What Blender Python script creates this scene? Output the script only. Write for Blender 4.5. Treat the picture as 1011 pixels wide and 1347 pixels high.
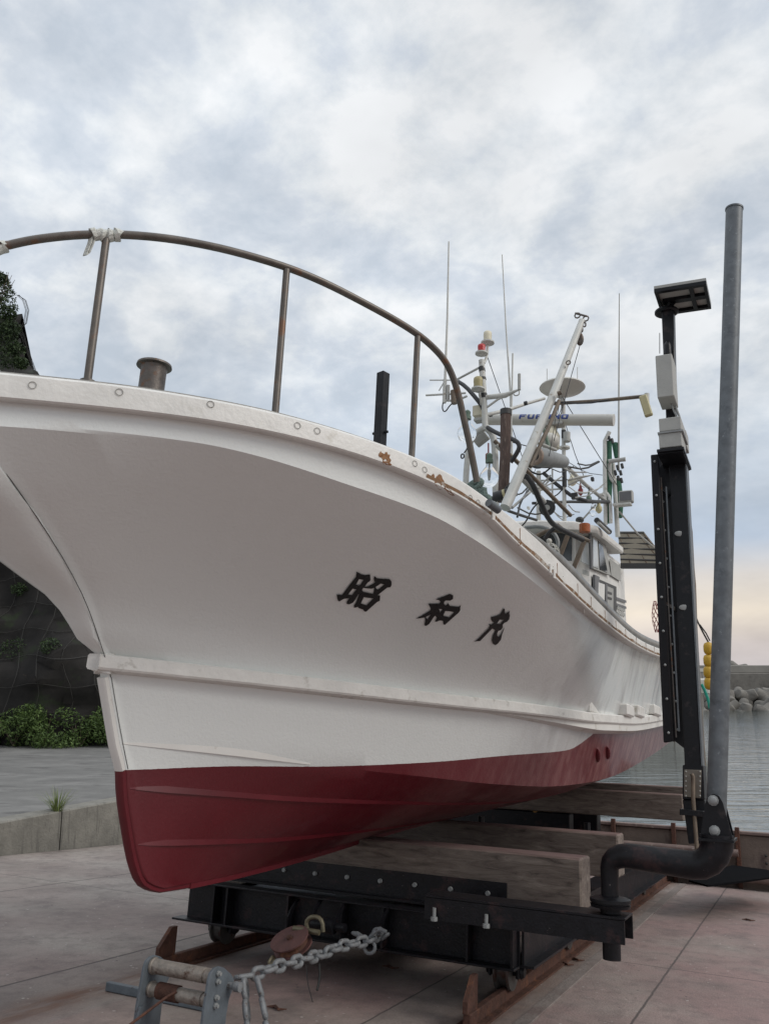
import bpy, bmesh, math, random
import numpy as np
from mathutils import Vector, Matrix, noise
from mathutils.bvhtree import BVHTree
from mathutils.geometry import tessellate_polygon
random.seed(7)
R = math.radians
for o in list(bpy.data.objects): bpy.data.objects.remove(o)
scene = bpy.context.scene
C = scene.collection

# ---------------------------------------------------------------- camera
F, CU, CV, CH = 1100.0, 505.5, 673.5, 1.5
PT = math.atan(215.5 / F)
cd = bpy.data.cameras.new('camera'); cam = bpy.data.objects.new('camera', cd); C.objects.link(cam)
cam.location = (0, 0, CH); cam.rotation_euler = (math.pi/2 + PT, 0, 0)
cd.sensor_fit = 'VERTICAL'; cd.sensor_height = 36; cd.sensor_width = 27; cd.lens = F/1347*36
cd.clip_start = .05; cd.clip_end = 3000
scene.camera = cam

# ---------------------------------------------------------------- sky and sun
SUN_EL, SUN_AZ = R(38), R(112)          # azimuth from +Y, towards +X
w = bpy.data.worlds.new("World"); scene.world = w; w.use_nodes = True
nt = w.node_tree; nd = nt.nodes; lk = nt.links; nd.clear()
def N(t, **k):
    n = nd.new(t)
    for a, b in k.items(): setattr(n, a, b)
    return n
def ramp(n, stops, interp='LINEAR'):
    cr = n.color_ramp; cr.interpolation = interp
    while len(cr.elements) < len(stops): cr.elements.new(.5)
    for e, (p, c) in zip(cr.elements, stops):
        e.position = p; e.color = (*c, 1) if len(c) == 3 else c
out = N('ShaderNodeOutputWorld'); bg = N('ShaderNodeBackground'); bg.inputs[1].default_value = .1
sky = N('ShaderNodeTexSky'); sky.sky_type = 'NISHITA'; sky.sun_disc = False
sky.sun_elevation = SUN_EL; sky.sun_rotation = SUN_AZ; sky.air_density = 1.5; sky.dust_density = 3
tc = N('ShaderNodeTexCoord'); sep = N('ShaderNodeSeparateXYZ'); lk.new(tc.outputs['Generated'], sep.inputs[0])
# overcast deck: noise laid out on a plane overhead
az = N('ShaderNodeMath', operation='MAXIMUM'); az.inputs[1].default_value = 0; lk.new(sep.outputs[2], az.inputs[0])
ad = N('ShaderNodeMath', operation='ADD'); ad.inputs[1].default_value = .34; lk.new(az.outputs[0], ad.inputs[0])
dx = N('ShaderNodeMath', operation='DIVIDE'); dy = N('ShaderNodeMath', operation='DIVIDE')
lk.new(sep.outputs[0], dx.inputs[0]); lk.new(ad.outputs[0], dx.inputs[1]); lk.new(sep.outputs[1], dy.inputs[0]); lk.new(ad.outputs[0], dy.inputs[1])
cb = N('ShaderNodeCombineXYZ'); lk.new(dx.outputs[0], cb.inputs[0]); lk.new(dy.outputs[0], cb.inputs[1])
def nz(scale, detail, rough, off, dist=0.):
    m = N('ShaderNodeMapping'); m.inputs['Location'].default_value = off; m.inputs['Rotation'].default_value = (0, 0, R(35))
    lk.new(cb.outputs[0], m.inputs[0])
    n = N('ShaderNodeTexNoise'); n.inputs['Scale'].default_value = scale; n.inputs['Detail'].default_value = detail
    n.inputs['Roughness'].default_value = rough; n.inputs['Distortion'].default_value = dist
    lk.new(m.outputs[0], n.inputs['Vector']); return n
n1 = nz(1.3, 3, .5, (3.1, 1.7, 0)); n2 = nz(6.2, 11, .60, (9, 4, 0), .1)
mx = N('ShaderNodeMix', data_type='FLOAT'); mx.inputs[0].default_value = .66
lk.new(n1.outputs[0], mx.inputs[2]); lk.new(n2.outputs[0], mx.inputs[3])
rc = N('ShaderNodeValToRGB'); lk.new(mx.outputs[0], rc.inputs[0])
ramp(rc, [(.40, (5.0, 5.55, 6.25)), (.47, (5.9, 6.35, 6.95)), (.515, (6.8, 7.15, 7.5)), (.595, (8.2, 8.35, 8.5))])
# brighter veil round the hidden sun
sv = N('ShaderNodeVectorMath', operation='DOT_PRODUCT'); lk.new(tc.outputs['Generated'], sv.inputs[0])
sd = Vector((math.sin(SUN_AZ)*math.cos(SUN_EL), math.cos(SUN_AZ)*math.cos(SUN_EL), math.sin(SUN_EL))); sv.inputs[1].default_value = (math.sin(R(-6))*math.cos(R(27)), math.cos(R(-6))*math.cos(R(27)), math.sin(R(27)))
rs = N('ShaderNodeMapRange'); rs.interpolation_type = 'SMOOTHSTEP'
for i, v in zip((1, 2, 3, 4), (.8, 1., 1., 1.08)): rs.inputs[i].default_value = v
lk.new(sv.outputs['Value'], rs.inputs[0])
mul = N('ShaderNodeVectorMath', operation='SCALE'); lk.new(rc.outputs[0], mul.inputs[0]); lk.new(rs.outputs[0], mul.inputs['Scale'])
# colour of the far sky by elevation: blue gap, then a warm band above the sea
re = N('ShaderNodeValToRGB'); lk.new(az.outputs[0], re.inputs[0])
ramp(re, [(0., (6.0, 5.6, 5.7)), (.035, (6.4, 5.8, 5.6)), (.07, (8.4, 7.5, 6.4)), (.11, (6.9, 6.5, 6.2)), (.15, (4.6, 5.4, 6.6)), (.28, (5.0, 5.8, 6.8))])
st = nz(2.4, 5, .55, (1, 6, 0))
re2 = N('ShaderNodeMapRange'); lk.new(az.outputs[0], re2.inputs[0]); re2.interpolation_type = 'SMOOTHSTEP'
for i, v in zip((1, 2, 3, 4), (.10, .42, 0., 1.)): re2.inputs[i].default_value = v
mc = N('ShaderNodeMix', data_type='RGBA'); lk.new(re2.outputs[0], mc.inputs[0]); lk.new(re.outputs[0], mc.inputs[6]); lk.new(mul.outputs[0], mc.inputs[7])
# a soft share of the streaks low down as well
sr = N('ShaderNodeMapRange'); lk.new(st.outputs[0], sr.inputs[0])
for i, v in zip((1, 2, 3, 4), (.35, .65, .9, 1.1)): sr.inputs[i].default_value = v
m2 = N('ShaderNodeVectorMath', operation='SCALE'); lk.new(mc.outputs[2], m2.inputs[0]); lk.new(sr.outputs[0], m2.inputs['Scale'])
fm = N('ShaderNodeMix', data_type='RGBA'); fm.inputs[0].default_value = .94; lk.new(sky.outputs[0], fm.inputs[6]); lk.new(m2.outputs[0], fm.inputs[7])
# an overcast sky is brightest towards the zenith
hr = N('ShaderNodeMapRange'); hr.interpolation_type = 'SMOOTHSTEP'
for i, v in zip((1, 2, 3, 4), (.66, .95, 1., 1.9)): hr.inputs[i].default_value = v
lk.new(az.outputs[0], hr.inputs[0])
# and the sky ahead is set slightly brighter than behind the viewer
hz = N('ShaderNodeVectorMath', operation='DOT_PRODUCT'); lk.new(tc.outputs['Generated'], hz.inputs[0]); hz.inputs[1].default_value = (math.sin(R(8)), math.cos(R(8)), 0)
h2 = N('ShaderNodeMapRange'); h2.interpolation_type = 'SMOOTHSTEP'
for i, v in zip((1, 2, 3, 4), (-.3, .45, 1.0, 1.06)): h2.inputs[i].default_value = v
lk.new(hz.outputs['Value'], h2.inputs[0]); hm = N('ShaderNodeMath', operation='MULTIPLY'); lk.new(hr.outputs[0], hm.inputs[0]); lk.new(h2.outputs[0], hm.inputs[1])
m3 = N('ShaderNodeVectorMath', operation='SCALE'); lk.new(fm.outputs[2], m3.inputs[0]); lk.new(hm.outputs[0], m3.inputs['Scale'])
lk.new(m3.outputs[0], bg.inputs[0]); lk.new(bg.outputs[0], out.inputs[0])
sl = bpy.data.lights.new('sun', 'SUN'); sl.energy = 1.45; sl.angle = R(30); sl.color = (1, .95, .88)
so = bpy.data.objects.new('sun', sl); C.objects.link(so); so.rotation_euler = (-sd).to_track_quat('-Z', 'Y').to_euler()
so.location = (0, 0, 30)
scene.view_settings.view_transform = 'Standard'; scene.view_settings.look = 'None'
scene.view_settings.exposure = 0; scene.view_settings.gamma = 1
scene.render.resolution_x = 768; scene.render.resolution_y = 1024
scene.cycles.max_bounces = 8

# ---------------------------------------------------------------- slipway frame: s down the slip, n across, h off the slab
A_, B_ = R(25.6), R(6)
VS = Vector((math.sin(A_)*math.cos(B_), math.cos(A_)*math.cos(B_), -math.sin(B_)))
VR = Vector((math.cos(A_), -math.sin(A_), 0))
VH = Vector((math.sin(A_)*math.sin(B_), math.cos(A_)*math.sin(B_), math.cos(B_)))
CAMP = Vector((0, 0, CH))
NC = -3.03
def W(s, n, h): return VS*s + VR*n + VH*h
def ray(u, v):
    x = (u-CU)/F; y = (CV-v)/F
    return Vector((x, math.cos(PT)-y*math.sin(PT), math.sin(PT)+y*math.cos(PT)))
def fr(p): return (p.dot(VS), p.dot(VR), p.dot(VH))
def at(u, v, s=None, n=None, h=None, y=None, z=None):
    d = ray(u, v)
    if s is not None: a, val = VS, s
    elif n is not None: a, val = VR, n
    elif h is not None: a, val = VH, h
    elif y is not None: a, val = Vector((0, 1, 0)), y
    else: a, val = Vector((0, 0, 1)), z
    return CAMP + d*((val - CAMP.dot(a))/d.dot(a))

# ---------------------------------------------------------------- materials
def mat(name, col, rough=.6, metal=0., var=.12, vscale=6., bump=.0, bscale=40., spots=None, coat=0., streak=None, spec=.5, aniso=(1, 1, 1)):
    m = bpy.data.materials.new(name); m.use_nodes = True; t = m.node_tree; n = t.nodes; L = t.links
    b = n['Principled BSDF']; b.inputs['Roughness'].default_value = rough; b.inputs['Metallic'].default_value = metal
    b.inputs['Coat Weight'].default_value = coat; b.inputs['Coat Roughness'].default_value = .15; b.inputs['Specular IOR Level'].default_value = spec
    co = n.new('ShaderNodeTexCoord'); mp = n.new('ShaderNodeMapping'); mp.inputs['Scale'].default_value = aniso; L.new(co.outputs['Object'], mp.inputs[0])
    ns = n.new('ShaderNodeTexNoise'); ns.inputs['Scale'].default_value = vscale; ns.inputs['Detail'].default_value = 7; ns.inputs['Roughness'].default_value = .62
    L.new(mp.outputs[0], ns.inputs[0])
    r = n.new('ShaderNodeValToRGB'); L.new(ns.outputs[0], r.inputs[0])
    lo = tuple(max(0, c*(1-var)) for c in col); hi = tuple(min(1, c*(1+var)) for c in col)
    ramp(r, [(.3, lo), (.7, hi)])
    last = r.outputs[0]
    for k, (scol, sscale, th, soft, asp) in enumerate(spots or []):
        m3 = n.new('ShaderNodeMapping'); m3.inputs['Scale'].default_value = asp; m3.inputs['Location'].default_value = (k*3.7, k*1.3, 2); L.new(co.outputs['Object'], m3.inputs[0])
        n3 = n.new('ShaderNodeTexNoise'); n3.inputs['Scale'].default_value = sscale; n3.inputs['Detail'].default_value = 6; n3.inputs['Roughness'].default_value = .65
        L.new(m3.outputs[0], n3.inputs[0])
        mr = n.new('ShaderNodeMapRange'); mr.inputs[1].default_value = th; mr.inputs[2].default_value = th+soft; L.new(n3.outputs[0], mr.inputs[0])
        mi = n.new('ShaderNodeMix'); mi.data_type = 'RGBA'; L.new(mr.outputs[0], mi.inputs[0]); L.new(last, mi.inputs[6]); mi.inputs[7].default_value = (*scol, 1)
        last = mi.outputs[2]
    L.new(last, b.inputs['Base Color'])
    rr = n.new('ShaderNodeMapRange'); rr.inputs[3].default_value = max(0, rough-.1); rr.inputs[4].default_value = min(1, rough+.12); L.new(ns.outputs[0], rr.inputs[0]); L.new(rr.outputs[0], b.inputs['Roughness'])
    if bump:
        nb = n.new('ShaderNodeTexNoise'); nb.inputs['Scale'].default_value = bscale; nb.inputs['Detail'].default_value = 5; L.new(mp.outputs[0], nb.inputs[0])
        bp = n.new('ShaderNodeBump'); bp.inputs['Strength'].default_value = bump; bp.inputs['Distance'].default_value = .02; L.new(nb.outputs[0], bp.inputs['Height']); L.new(bp.outputs[0], b.inputs['Normal'])
    m['_l'] = 0
    return m
RUST = (.16, .06, .025); one = (1, 1, 1)
M = {}
M['white'] = mat('white_paint', (.70, .69, .66), .38, var=.05, vscale=2.5, bump=.05, bscale=25, spots=[((.42, .39, .33), 5, .58, .12, (1, 1, 1))])
M['pole_white'] = mat('white_pipe', (.5, .5, .47), .45, var=.12, vscale=9, spots=[((.25, .19, .13), 14, .62, .08, one)])
M['steel'] = mat('weathered_steel', (.12, .105, .095), .42, .55, var=.3, vscale=18, bump=.1, bscale=120, spots=[((.16, .085, .05), 22, .55, .12, one)])
M['railsteel'] = mat('rail_steel', (.12, .105, .092), .42, .5, var=.25, vscale=12, spots=[((.15, .085, .055), 10, .55, .1, one)])
M['galv'] = mat('galvanised', (.12, .133, .145), .48, .3, var=.25, vscale=14, spots=[((.22, .24, .255), 30, .62, .06, one), ((.08, .09, .10), 9, .58, .1, one)])
M['black'] = mat('black_steel', (.006, .0065, .009), .38, 0, var=.4, vscale=20, bump=.06, bscale=60, spec=.28, spots=[((.16, .12, .11), 60, .73, .03, one), ((.03, .024, .025), 9, .58, .1, one)])
M['blackrust'] = mat('black_steel_worn', (.008, .008, .0105), .42, 0, var=.4, vscale=16, bump=.12, bscale=60, spec=.28, spots=[((.035, .02, .021), 7, .56, .12, one), ((.3, .26, .24), 75, .70, .02, one)])
M['pad'] = mat('black_rubber', (.007, .007, .009), .55, var=.3, vscale=10, bump=.06, spec=.25)
M['wood'] = mat('timber', (.115, .085, .07), .85, var=.35, vscale=5, bump=.6, bscale=14, spots=[((.05, .036, .032), 3, .55, .12, (.6, 6, 9)), ((.22, .19, .165), 5, .62, .12, (.5, 5, 9))], aniso=(1.2, 3, 10))
M['timber_'] = mat('timber_top', (.17, .09, .08), .85, var=.35, vscale=7, bump=.4, bscale=25)
M['rust'] = mat('rusty_iron', (.085, .038, .026), .8, .1, var=.4, vscale=14, bump=.4, bscale=60, spots=[((.17, .07, .035), 8, .55, .15, one)])
M['chain'] = mat('grey_chain', (.19, .20, .21), .6, .2, var=.25, vscale=20, bump=.25, bscale=70, spots=[((.09, .07, .06), 30, .58, .1, one)])
M['greypaint'] = mat('grey_paint', (.10, .118, .135), .5, var=.2, vscale=12, bump=.15, bscale=60, spots=[((.05, .035, .03), 25, .64, .05, one)])
M['roller'] = mat('worn_roller', (.25, .22, .19), .5, .3, var=.3, vscale=25, bump=.3, bscale=50, spots=[((.09, .045, .03), 12, .56, .1, one)])
M['boxgrey'] = mat('grey_box', (.36, .36, .34), .6, var=.1, vscale=8, bump=.1, bscale=80)
M['conc'] = mat('concrete', (.21, .20, .175), .9, var=.22, vscale=4, bump=.5, bscale=30, spots=[((.10, .095, .085), 3, .55, .2, (4, 4, .5)), ((.06, .055, .05), 9, .62, .08, (6, 6, .7))])
M['armour'] = mat('armour_concrete', (.16, .15, .135), .9, var=.3, vscale=1.2, bump=.5, bscale=6, spots=[((.06, .055, .05), 1, .55, .15, one)])
M['glass'] = mat('window_glass', (.04, .045, .05), .08, var=.05, spec=.8)
M['glasslight'] = mat('pale_glass', (.48, .50, .50), .15, var=.1, spec=.7)  # pale grey-white panes, lighter than the dark window glass
M['dark'] = mat('dark_trim', (.03, .03, .03), .5)
M['hose'] = mat('black_hose', (.03, .03, .032), .55, var=.3, vscale=20, spots=[((.3, .3, .28), 40, .66, .04, one)])
M['redlamp'] = mat('dull_red', (.22, .03, .03), .5); M['red'] = mat('red_lens', (.42, .02, .02), .25); M['amber'] = mat('amber_lens', (.30, .075, .015), .25)
M['cream'] = mat('cream_plastic', (.6, .56, .43), .45); M['ochre'] = mat('yellowed_lens', (.34, .29, .14), .4)
M['green'] = mat('green_socket', (.10, .15, .11), .5); M['greencloth'] = mat('green_cloth', (.035, .11, .07), .9, var=.4, vscale=14, bump=.6, bscale=20)
M['blue'] = mat('blue_lettering', (.015, .04, .2), .4); M['ink'] = mat('black_lettering', (.008, .008, .009), .45, var=.2)
M['brownpost'] = mat('brown_post', (.09, .06, .05), .8, var=.35, vscale=14, bump=.5, bscale=50, spots=[((.2, .16, .13), 20, .58, .1, (3, 3, .6))], aniso=(2, 2, .5))
M['brown'] = mat('brown_pipe', (.15, .115, .085), .5, .3, var=.3, vscale=15)
M['cloth'] = mat('tape', (.55, .56, .52), .7, var=.1, bump=.5, bscale=60)
M['rope'] = mat('rope', (.14, .19, .17), .9, var=.3, vscale=30, bump=.8, bscale=150)
M['yellow'] = mat('yellow_float', (.55, .33, .025), .5, var=.2, vscale=8)
M['teal'] = mat('teal_rope', (.02, .28, .2), .7)
M['mattblack'] = mat('matt_black', (.006, .006, .007), .9, var=.4, vscale=20, spec=.02, spots=[((.12, .11, .10), 50, .72, .03, one)])
M['edging'] = mat('edging', (.19, .16, .145), .9, var=.2, vscale=6, bump=.4, spots=[((.15, .11, .10), 3, .5, .15, one)])
M['wirenet'] = mat('wire_net', (.05, .048, .045), .7, .3)
M['stripe'] = mat('grey_stripe', (.12, .12, .125), .5)
M['silver'] = mat('cap_strip', (.28, .275, .26), .55, .2, var=.2, vscale=20, bump=.2, bscale=90, spots=[((.3, .17, .08), 6, .66, .05, one)])
M['brass'] = mat('bronze', (.3, .17, .06), .4, .7)
M['solar'] = mat('panel_frame', (.05, .05, .055), .4)

M['gun'] = mat('gunwale_paint', (.66, .65, .62), .45, var=.08, vscale=6, bump=.15, bscale=40, spots=[((.5, .48, .43), 8, .6, .15, (1, 1, 1)), ((.40, .30, .2), 5, .72, .05, (1, 1, 2))])
M['white2'] = mat('strake_paint', (.68, .67, .64), .5, var=.08, vscale=8, bump=.3, bscale=18, spots=[((.36, .34, .3), 7, .60, .12, (1, 1, 1))])
M['capsteel'] = mat('steel_capping', (.27, .265, .25), .4, .5, var=.25, vscale=9, bump=.1, bscale=60, spots=[((.13, .11, .09), 6, .56, .15, one)])
M['redpaint'] = mat('red_antifouling', (.102, .005, .011), .45, var=.2, vscale=3)
M['deck'] = mat('deck_paint', (.25, .28, .26), .8)
M['ruststain2'] = mat('rust_run', (.26, .16, .09), .8, var=.25, vscale=30, spots=[((.2, .1, .04), 9, .5, .15, one), ((.5, .47, .42), 14, .5, .1, one)])

M['cream2'] = mat('cream_paint', (.50, .485, .44), .4, var=.06, vscale=6, spots=[((.34, .31, .25), 9, .62, .1, one)])
M['ochre2'] = mat('aged_yellow', (.42, .38, .22), .5, var=.12)
M['boxgrey2'] = mat('grey_shell', (.24, .25, .25), .5, var=.15, vscale=20)
M['brown2'] = mat('tan_rim', (.33, .25, .2), .6, var=.2, vscale=20)
M['slate'] = mat('awning_slats', (.22, .20, .16), .8, var=.15, vscale=8)

M['wheelsteel'] = mat('wheel_steel', (.10, .095, .09), .5, .4, var=.3, vscale=14, spots=[((.08, .04, .03), 8, .55, .1, one)])
M['blockbrown'] = mat('block_paint', (.11, .05, .045), .7, var=.3, vscale=10, bump=.2, spots=[((.3, .26, .24), 45, .68, .03, one)])
M['brass2'] = mat('worn_shackle', (.17, .15, .10), .5, .4, var=.3, vscale=20)
M['galvbrown'] = mat('cover_plate', (.17, .15, .125), .6, .2, var=.25, vscale=16)
M['wallbrown'] = mat('wall_panel', (.15, .115, .095), .8, var=.25, vscale=3, bump=.3, spots=[((.08, .055, .05), 3, .55, .12, (1, 1, .5))])
M['brown3'] = mat('wall_pipe', (.17, .12, .105), .7, var=.25, vscale=6, spots=[((.28, .24, .21), 12, .6, .08, one)])
M['oldhull'] = mat('old_hull', (.30, .29, .27), .6, var=.2, vscale=1.5, spots=[((.12, .10, .085), 2.5, .52, .12, (3, 3, .3))])

def leafmat(name, a, b):
    m = bpy.data.materials.new(name); m.use_nodes = True; t = m.node_tree; n = t.nodes; L = t.links; p = n['Principled BSDF']
    g = n.new('ShaderNodeNewGeometry'); r = n.new('ShaderNodeValToRGB'); L.new(g.outputs['Random Per Island'], r.inputs[0]); ramp(r, [(0, a), (1, b)])
    L.new(r.outputs[0], p.inputs['Base Color']); p.inputs['Roughness'].default_value = .6; p.inputs['Specular IOR Level'].default_value = .3
    return m
M['leaf'] = leafmat('leaf', (.03, .055, .016), (.11, .17, .045))
M['leafdark'] = leafmat('leaf_dark', (.015, .03, .012), (.05, .08, .028))
M['grass'] = leafmat('grass_blade', (.07, .11, .03), (.22, .26, .09))
M['straw'] = leafmat('dry_grass', (.14, .13, .07), (.30, .27, .16))

# ---------------------------------------------------------------- mesh builder
ROOTS = {}
class MB:
    def __init__(s): s.bm = bmesh.new()
    def box(s, c, ax, ay, az, bev=0.):
        c = Vector(c); m = Matrix((ax, ay, az)).transposed().to_4x4(); m.translation = c
        r = bmesh.ops.create_cube(s.bm, size=2, matrix=m)
        if m.determinant() < 0: bmesh.ops.reverse_faces(s.bm, faces=list({f for v in r['verts'] for f in v.link_faces}))
        if bev:
            e = list({e for v in r['verts'] for e in v.link_edges}); bmesh.ops.bevel(s.bm, geom=e, offset=bev, segments=1, affect='EDGES', profile=.5)
    def sb(s, s0, s1, n0, n1, h0, h1, bev=0.):
        s.box(W((s0+s1)/2, (n0+n1)/2, (h0+h1)/2), VS*(s1-s0)/2, VR*(n1-n0)/2, VH*(h1-h0)/2, bev)
    def tube(s, pts, r, seg=10, closed=False, cap=True, flat=1.):
        pts = [Vector(p) for p in pts]; n = len(pts)
        rs = r if isinstance(r, (list, tuple)) else [r]*n
        up = None; rings = []
        for i, p in enumerate(pts):
            a = pts[(i-1) % n] if (i or closed) else pts[0]; b = pts[(i+1) % n] if (i < n-1 or closed) else pts[-1]
            t = (b-a).normalized()
            if up is None: up = t.orthogonal().normalized()
            up = (up - t*up.dot(t)).normalized(); v = t.cross(up)
            rings.append([s.bm.verts.new(p + (up*math.cos(k*2*math.pi/seg) + v*math.sin(k*2*math.pi/seg)*flat)*rs[i]) for k in range(seg)])
        m = n if closed else n-1
        for i in range(m):
            A, Bq = rings[i], rings[(i+1) % n]
            off = 0
            if closed and i == n-1:
                off = min(range(seg), key=lambda q: (A[0].co-Bq[q].co).length)
            for k in range(seg): s.bm.faces.new((A[k], A[(k+1) % seg], Bq[(k+1+off) % seg], Bq[(k+off) % seg]))
        if cap and not closed:
            s.bm.faces.new(rings[0][::-1]); s.bm.faces.new(rings[-1])
    def cyl(s, a, b, r, r2=None, seg=16): s.tube([a, b], [r, r if r2 is None else r2], seg)
    def lathe(s, p0, p1, prof, seg=20):
        p0 = Vector(p0); p1 = Vector(p1); d = p1-p0
        pts = [p0 + d*t for t, r in prof]; rs = [max(r, .0005) for t, r in prof]
        t = d.normalized(); up = t.orthogonal().normalized(); v = t.cross(up); rings = []
        for p, r in zip(pts, rs): rings.append([s.bm.verts.new(p + (up*math.cos(k*2*math.pi/seg) + v*math.sin(k*2*math.pi/seg))*r) for k in range(seg)])
        for i in range(len(rings)-1):
            for k in range(seg): s.bm.faces.new((rings[i][k], rings[i][(k+1) % seg], rings[i+1][(k+1) % seg], rings[i+1][k]))
        s.bm.faces.new(rings[0][::-1]); s.bm.faces.new(rings[-1])
    def ball(s, c, r, sc=(1, 1, 1), seg=16):
        m = Matrix.Diagonal((r*sc[0], r*sc[1], r*sc[2], 1)); m.translation = Vector(c)
        bmesh.ops.create_uvsphere(s.bm, u_segments=seg, v_segments=max(6, seg//2), radius=1, matrix=m)
    def prism(s, pts, vec):
        vec = Vector(vec); a = [s.bm.verts.new(Vector(p)) for p in pts]; b = [s.bm.verts.new(Vector(p)+vec) for p in pts]; n = len(a)
        f = [s.bm.faces.new(a[::-1]), s.bm.faces.new(b)]
        for i in range(n): f.append(s.bm.faces.new((a[i], a[(i+1) % n], b[(i+1) % n], b[i])))
        bmesh.ops.recalc_face_normals(s.bm, faces=f)
    def grid(s, rows, closed=False):
        V = [[s.bm.verts.new(p) for p in row] for row in rows]
        for i in range(len(V)-1):
            for j in range(len(V[0])-1): s.bm.faces.new((V[i][j], V[i][j+1], V[i+1][j+1], V[i+1][j]))
        return V
    def sweep(s, sections):      # closed cross-sections joined along a path, capped
        V = [[s.bm.verts.new(p) for p in sec] for sec in sections]; m = len(V[0]); fs = []
        for i in range(len(V)-1):
            for j in range(m): fs.append(s.bm.faces.new((V[i][j], V[i][(j+1) % m], V[i+1][(j+1) % m], V[i+1][j])))
        fs.append(s.bm.faces.new(V[0][::-1])); fs.append(s.bm.faces.new(V[-1]))
        bmesh.ops.recalc_face_normals(s.bm, faces=fs)
    def link(s, c, d, up, L, wd, r, seg=8):
        d = Vector(d).normalized(); up = Vector(up); up = (up-d*up.dot(d)).normalized(); c = Vector(c); pts = []
        a = (L-wd)/2; rr = wd/2-r
        for k in range(9): t = -math.pi/2 + math.pi*k/8; pts.append(c + d*(a + rr*math.cos(t)) + up*rr*math.sin(t))
        for k in range(9): t = math.pi/2 + math.pi*k/8; pts.append(c + d*(-a + rr*math.cos(t)) + up*rr*math.sin(t))
        s.tube(pts, r, seg, closed=True)
    def build(s, name, m, parent=None, label=None, base=None, smooth=35, matidx=None):
        me = bpy.data.meshes.new(name)
        if parent is not None: o0 = ROOTS[parent.name]
        elif base is not None: o0 = Vector(base)
        else:
            xs = [v.co for v in s.bm.verts]; o0 = Vector(((min(p.x for p in xs)+max(p.x for p in xs))/2, (min(p.y for p in xs)+max(p.y for p in xs))/2, min(p.z for p in xs)))
        bmesh.ops.translate(s.bm, verts=s.bm.verts, vec=-o0)
        s.bm.to_mesh(me); s.bm.free()
        for p in me.polygons: p.use_smooth = True
        try: me.set_sharp_from_angle(angle=R(smooth))
        except Exception: pass
        me.materials.append(M[m] if isinstance(m, str) else m)
        o = bpy.data.objects.new(name, me); C.objects.link(o)
        if parent is not None: o.parent = parent
        else: o.location = o0
        ROOTS[o.name] = o0
        if label: o['label'] = label
        return o
def empty(name, loc, label, cat, group=None):
    o = bpy.data.objects.new(name, None); C.objects.link(o); o.location = loc; ROOTS[o.name] = Vector(loc)
    o.empty_display_size = .2; tag(o, label, cat, group); return o
def tag(o, label, cat, group=None, kind=None):
    o['label'] = label; o['category'] = cat
    if group: o['group'] = group
    if kind: o['kind'] = kind
    return o
def struct(o): o['kind'] = 'structure'; return o
def copy_tree(o, parent=None):
    c = o.copy(); C.objects.link(c); c.parent = parent
    for ch in [x for x in C.objects if x.parent == o]: copy_tree(ch, c)
    return c

# ================================================================ ground
def timbermat():
    m = bpy.data.materials.new('timber'); m.use_nodes = True; T_ = m.node_tree; n = T_.nodes; L = T_.links; b = n['Principled BSDF']
    co = n.new('ShaderNodeTexCoord'); mp = n.new('ShaderNodeMapping'); mp.inputs['Rotation'].default_value = (0, 0, A_); mp.vector_type = 'POINT'; L.new(co.outputs['Object'], mp.inputs[0])
    m2 = n.new('ShaderNodeMapping'); m2.inputs['Scale'].default_value = (1.8, 9, 10); L.new(mp.outputs[0], m2.inputs[0])
    g = n.new('ShaderNodeTexNoise'); g.inputs['Scale'].default_value = 2.2; g.inputs['Detail'].default_value = 9; g.inputs['Roughness'].default_value = .68; g.inputs['Distortion'].default_value = .7; L.new(m2.outputs[0], g.inputs[0])
    r = n.new('ShaderNodeValToRGB'); L.new(g.outputs[0], r.inputs[0]); ramp(r, [(.27, (.04, .031, .027)), (.45, (.14, .112, .095)), (.6, (.20, .165, .14)), (.75, (.30, .26, .225))])
    # pink antifouling dust settled on the upper face
    ge = n.new('ShaderNodeNewGeometry'); sx = n.new('ShaderNodeSeparateXYZ'); L.new(ge.outputs['Normal'], sx.inputs[0])
    mr = n.new('ShaderNodeMapRange'); mr.inputs[1].default_value = .6; mr.inputs[2].default_value = .95; mr.inputs[4].default_value = .6; L.new(sx.outputs[2], mr.inputs[0])
    mi = n.new('ShaderNodeMix'); mi.data_type = 'RGBA'; L.new(mr.outputs[0], mi.inputs[0]); L.new(r.outputs[0], mi.inputs[6]); mi.inputs[7].default_value = (.21, .115, .11, 1)
    L.new(mi.outputs[2], b.inputs['Base Color']); b.inputs['Roughness'].default_value = .85
    bp = n.new('ShaderNodeBump'); bp.inputs['Strength'].default_value = .6; bp.inputs['Distance'].default_value = .01; L.new(g.outputs[0], bp.inputs['Height']); L.new(bp.outputs[0], b.inputs['Normal'])
    return m
M['timber'] = timbermat()
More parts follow.
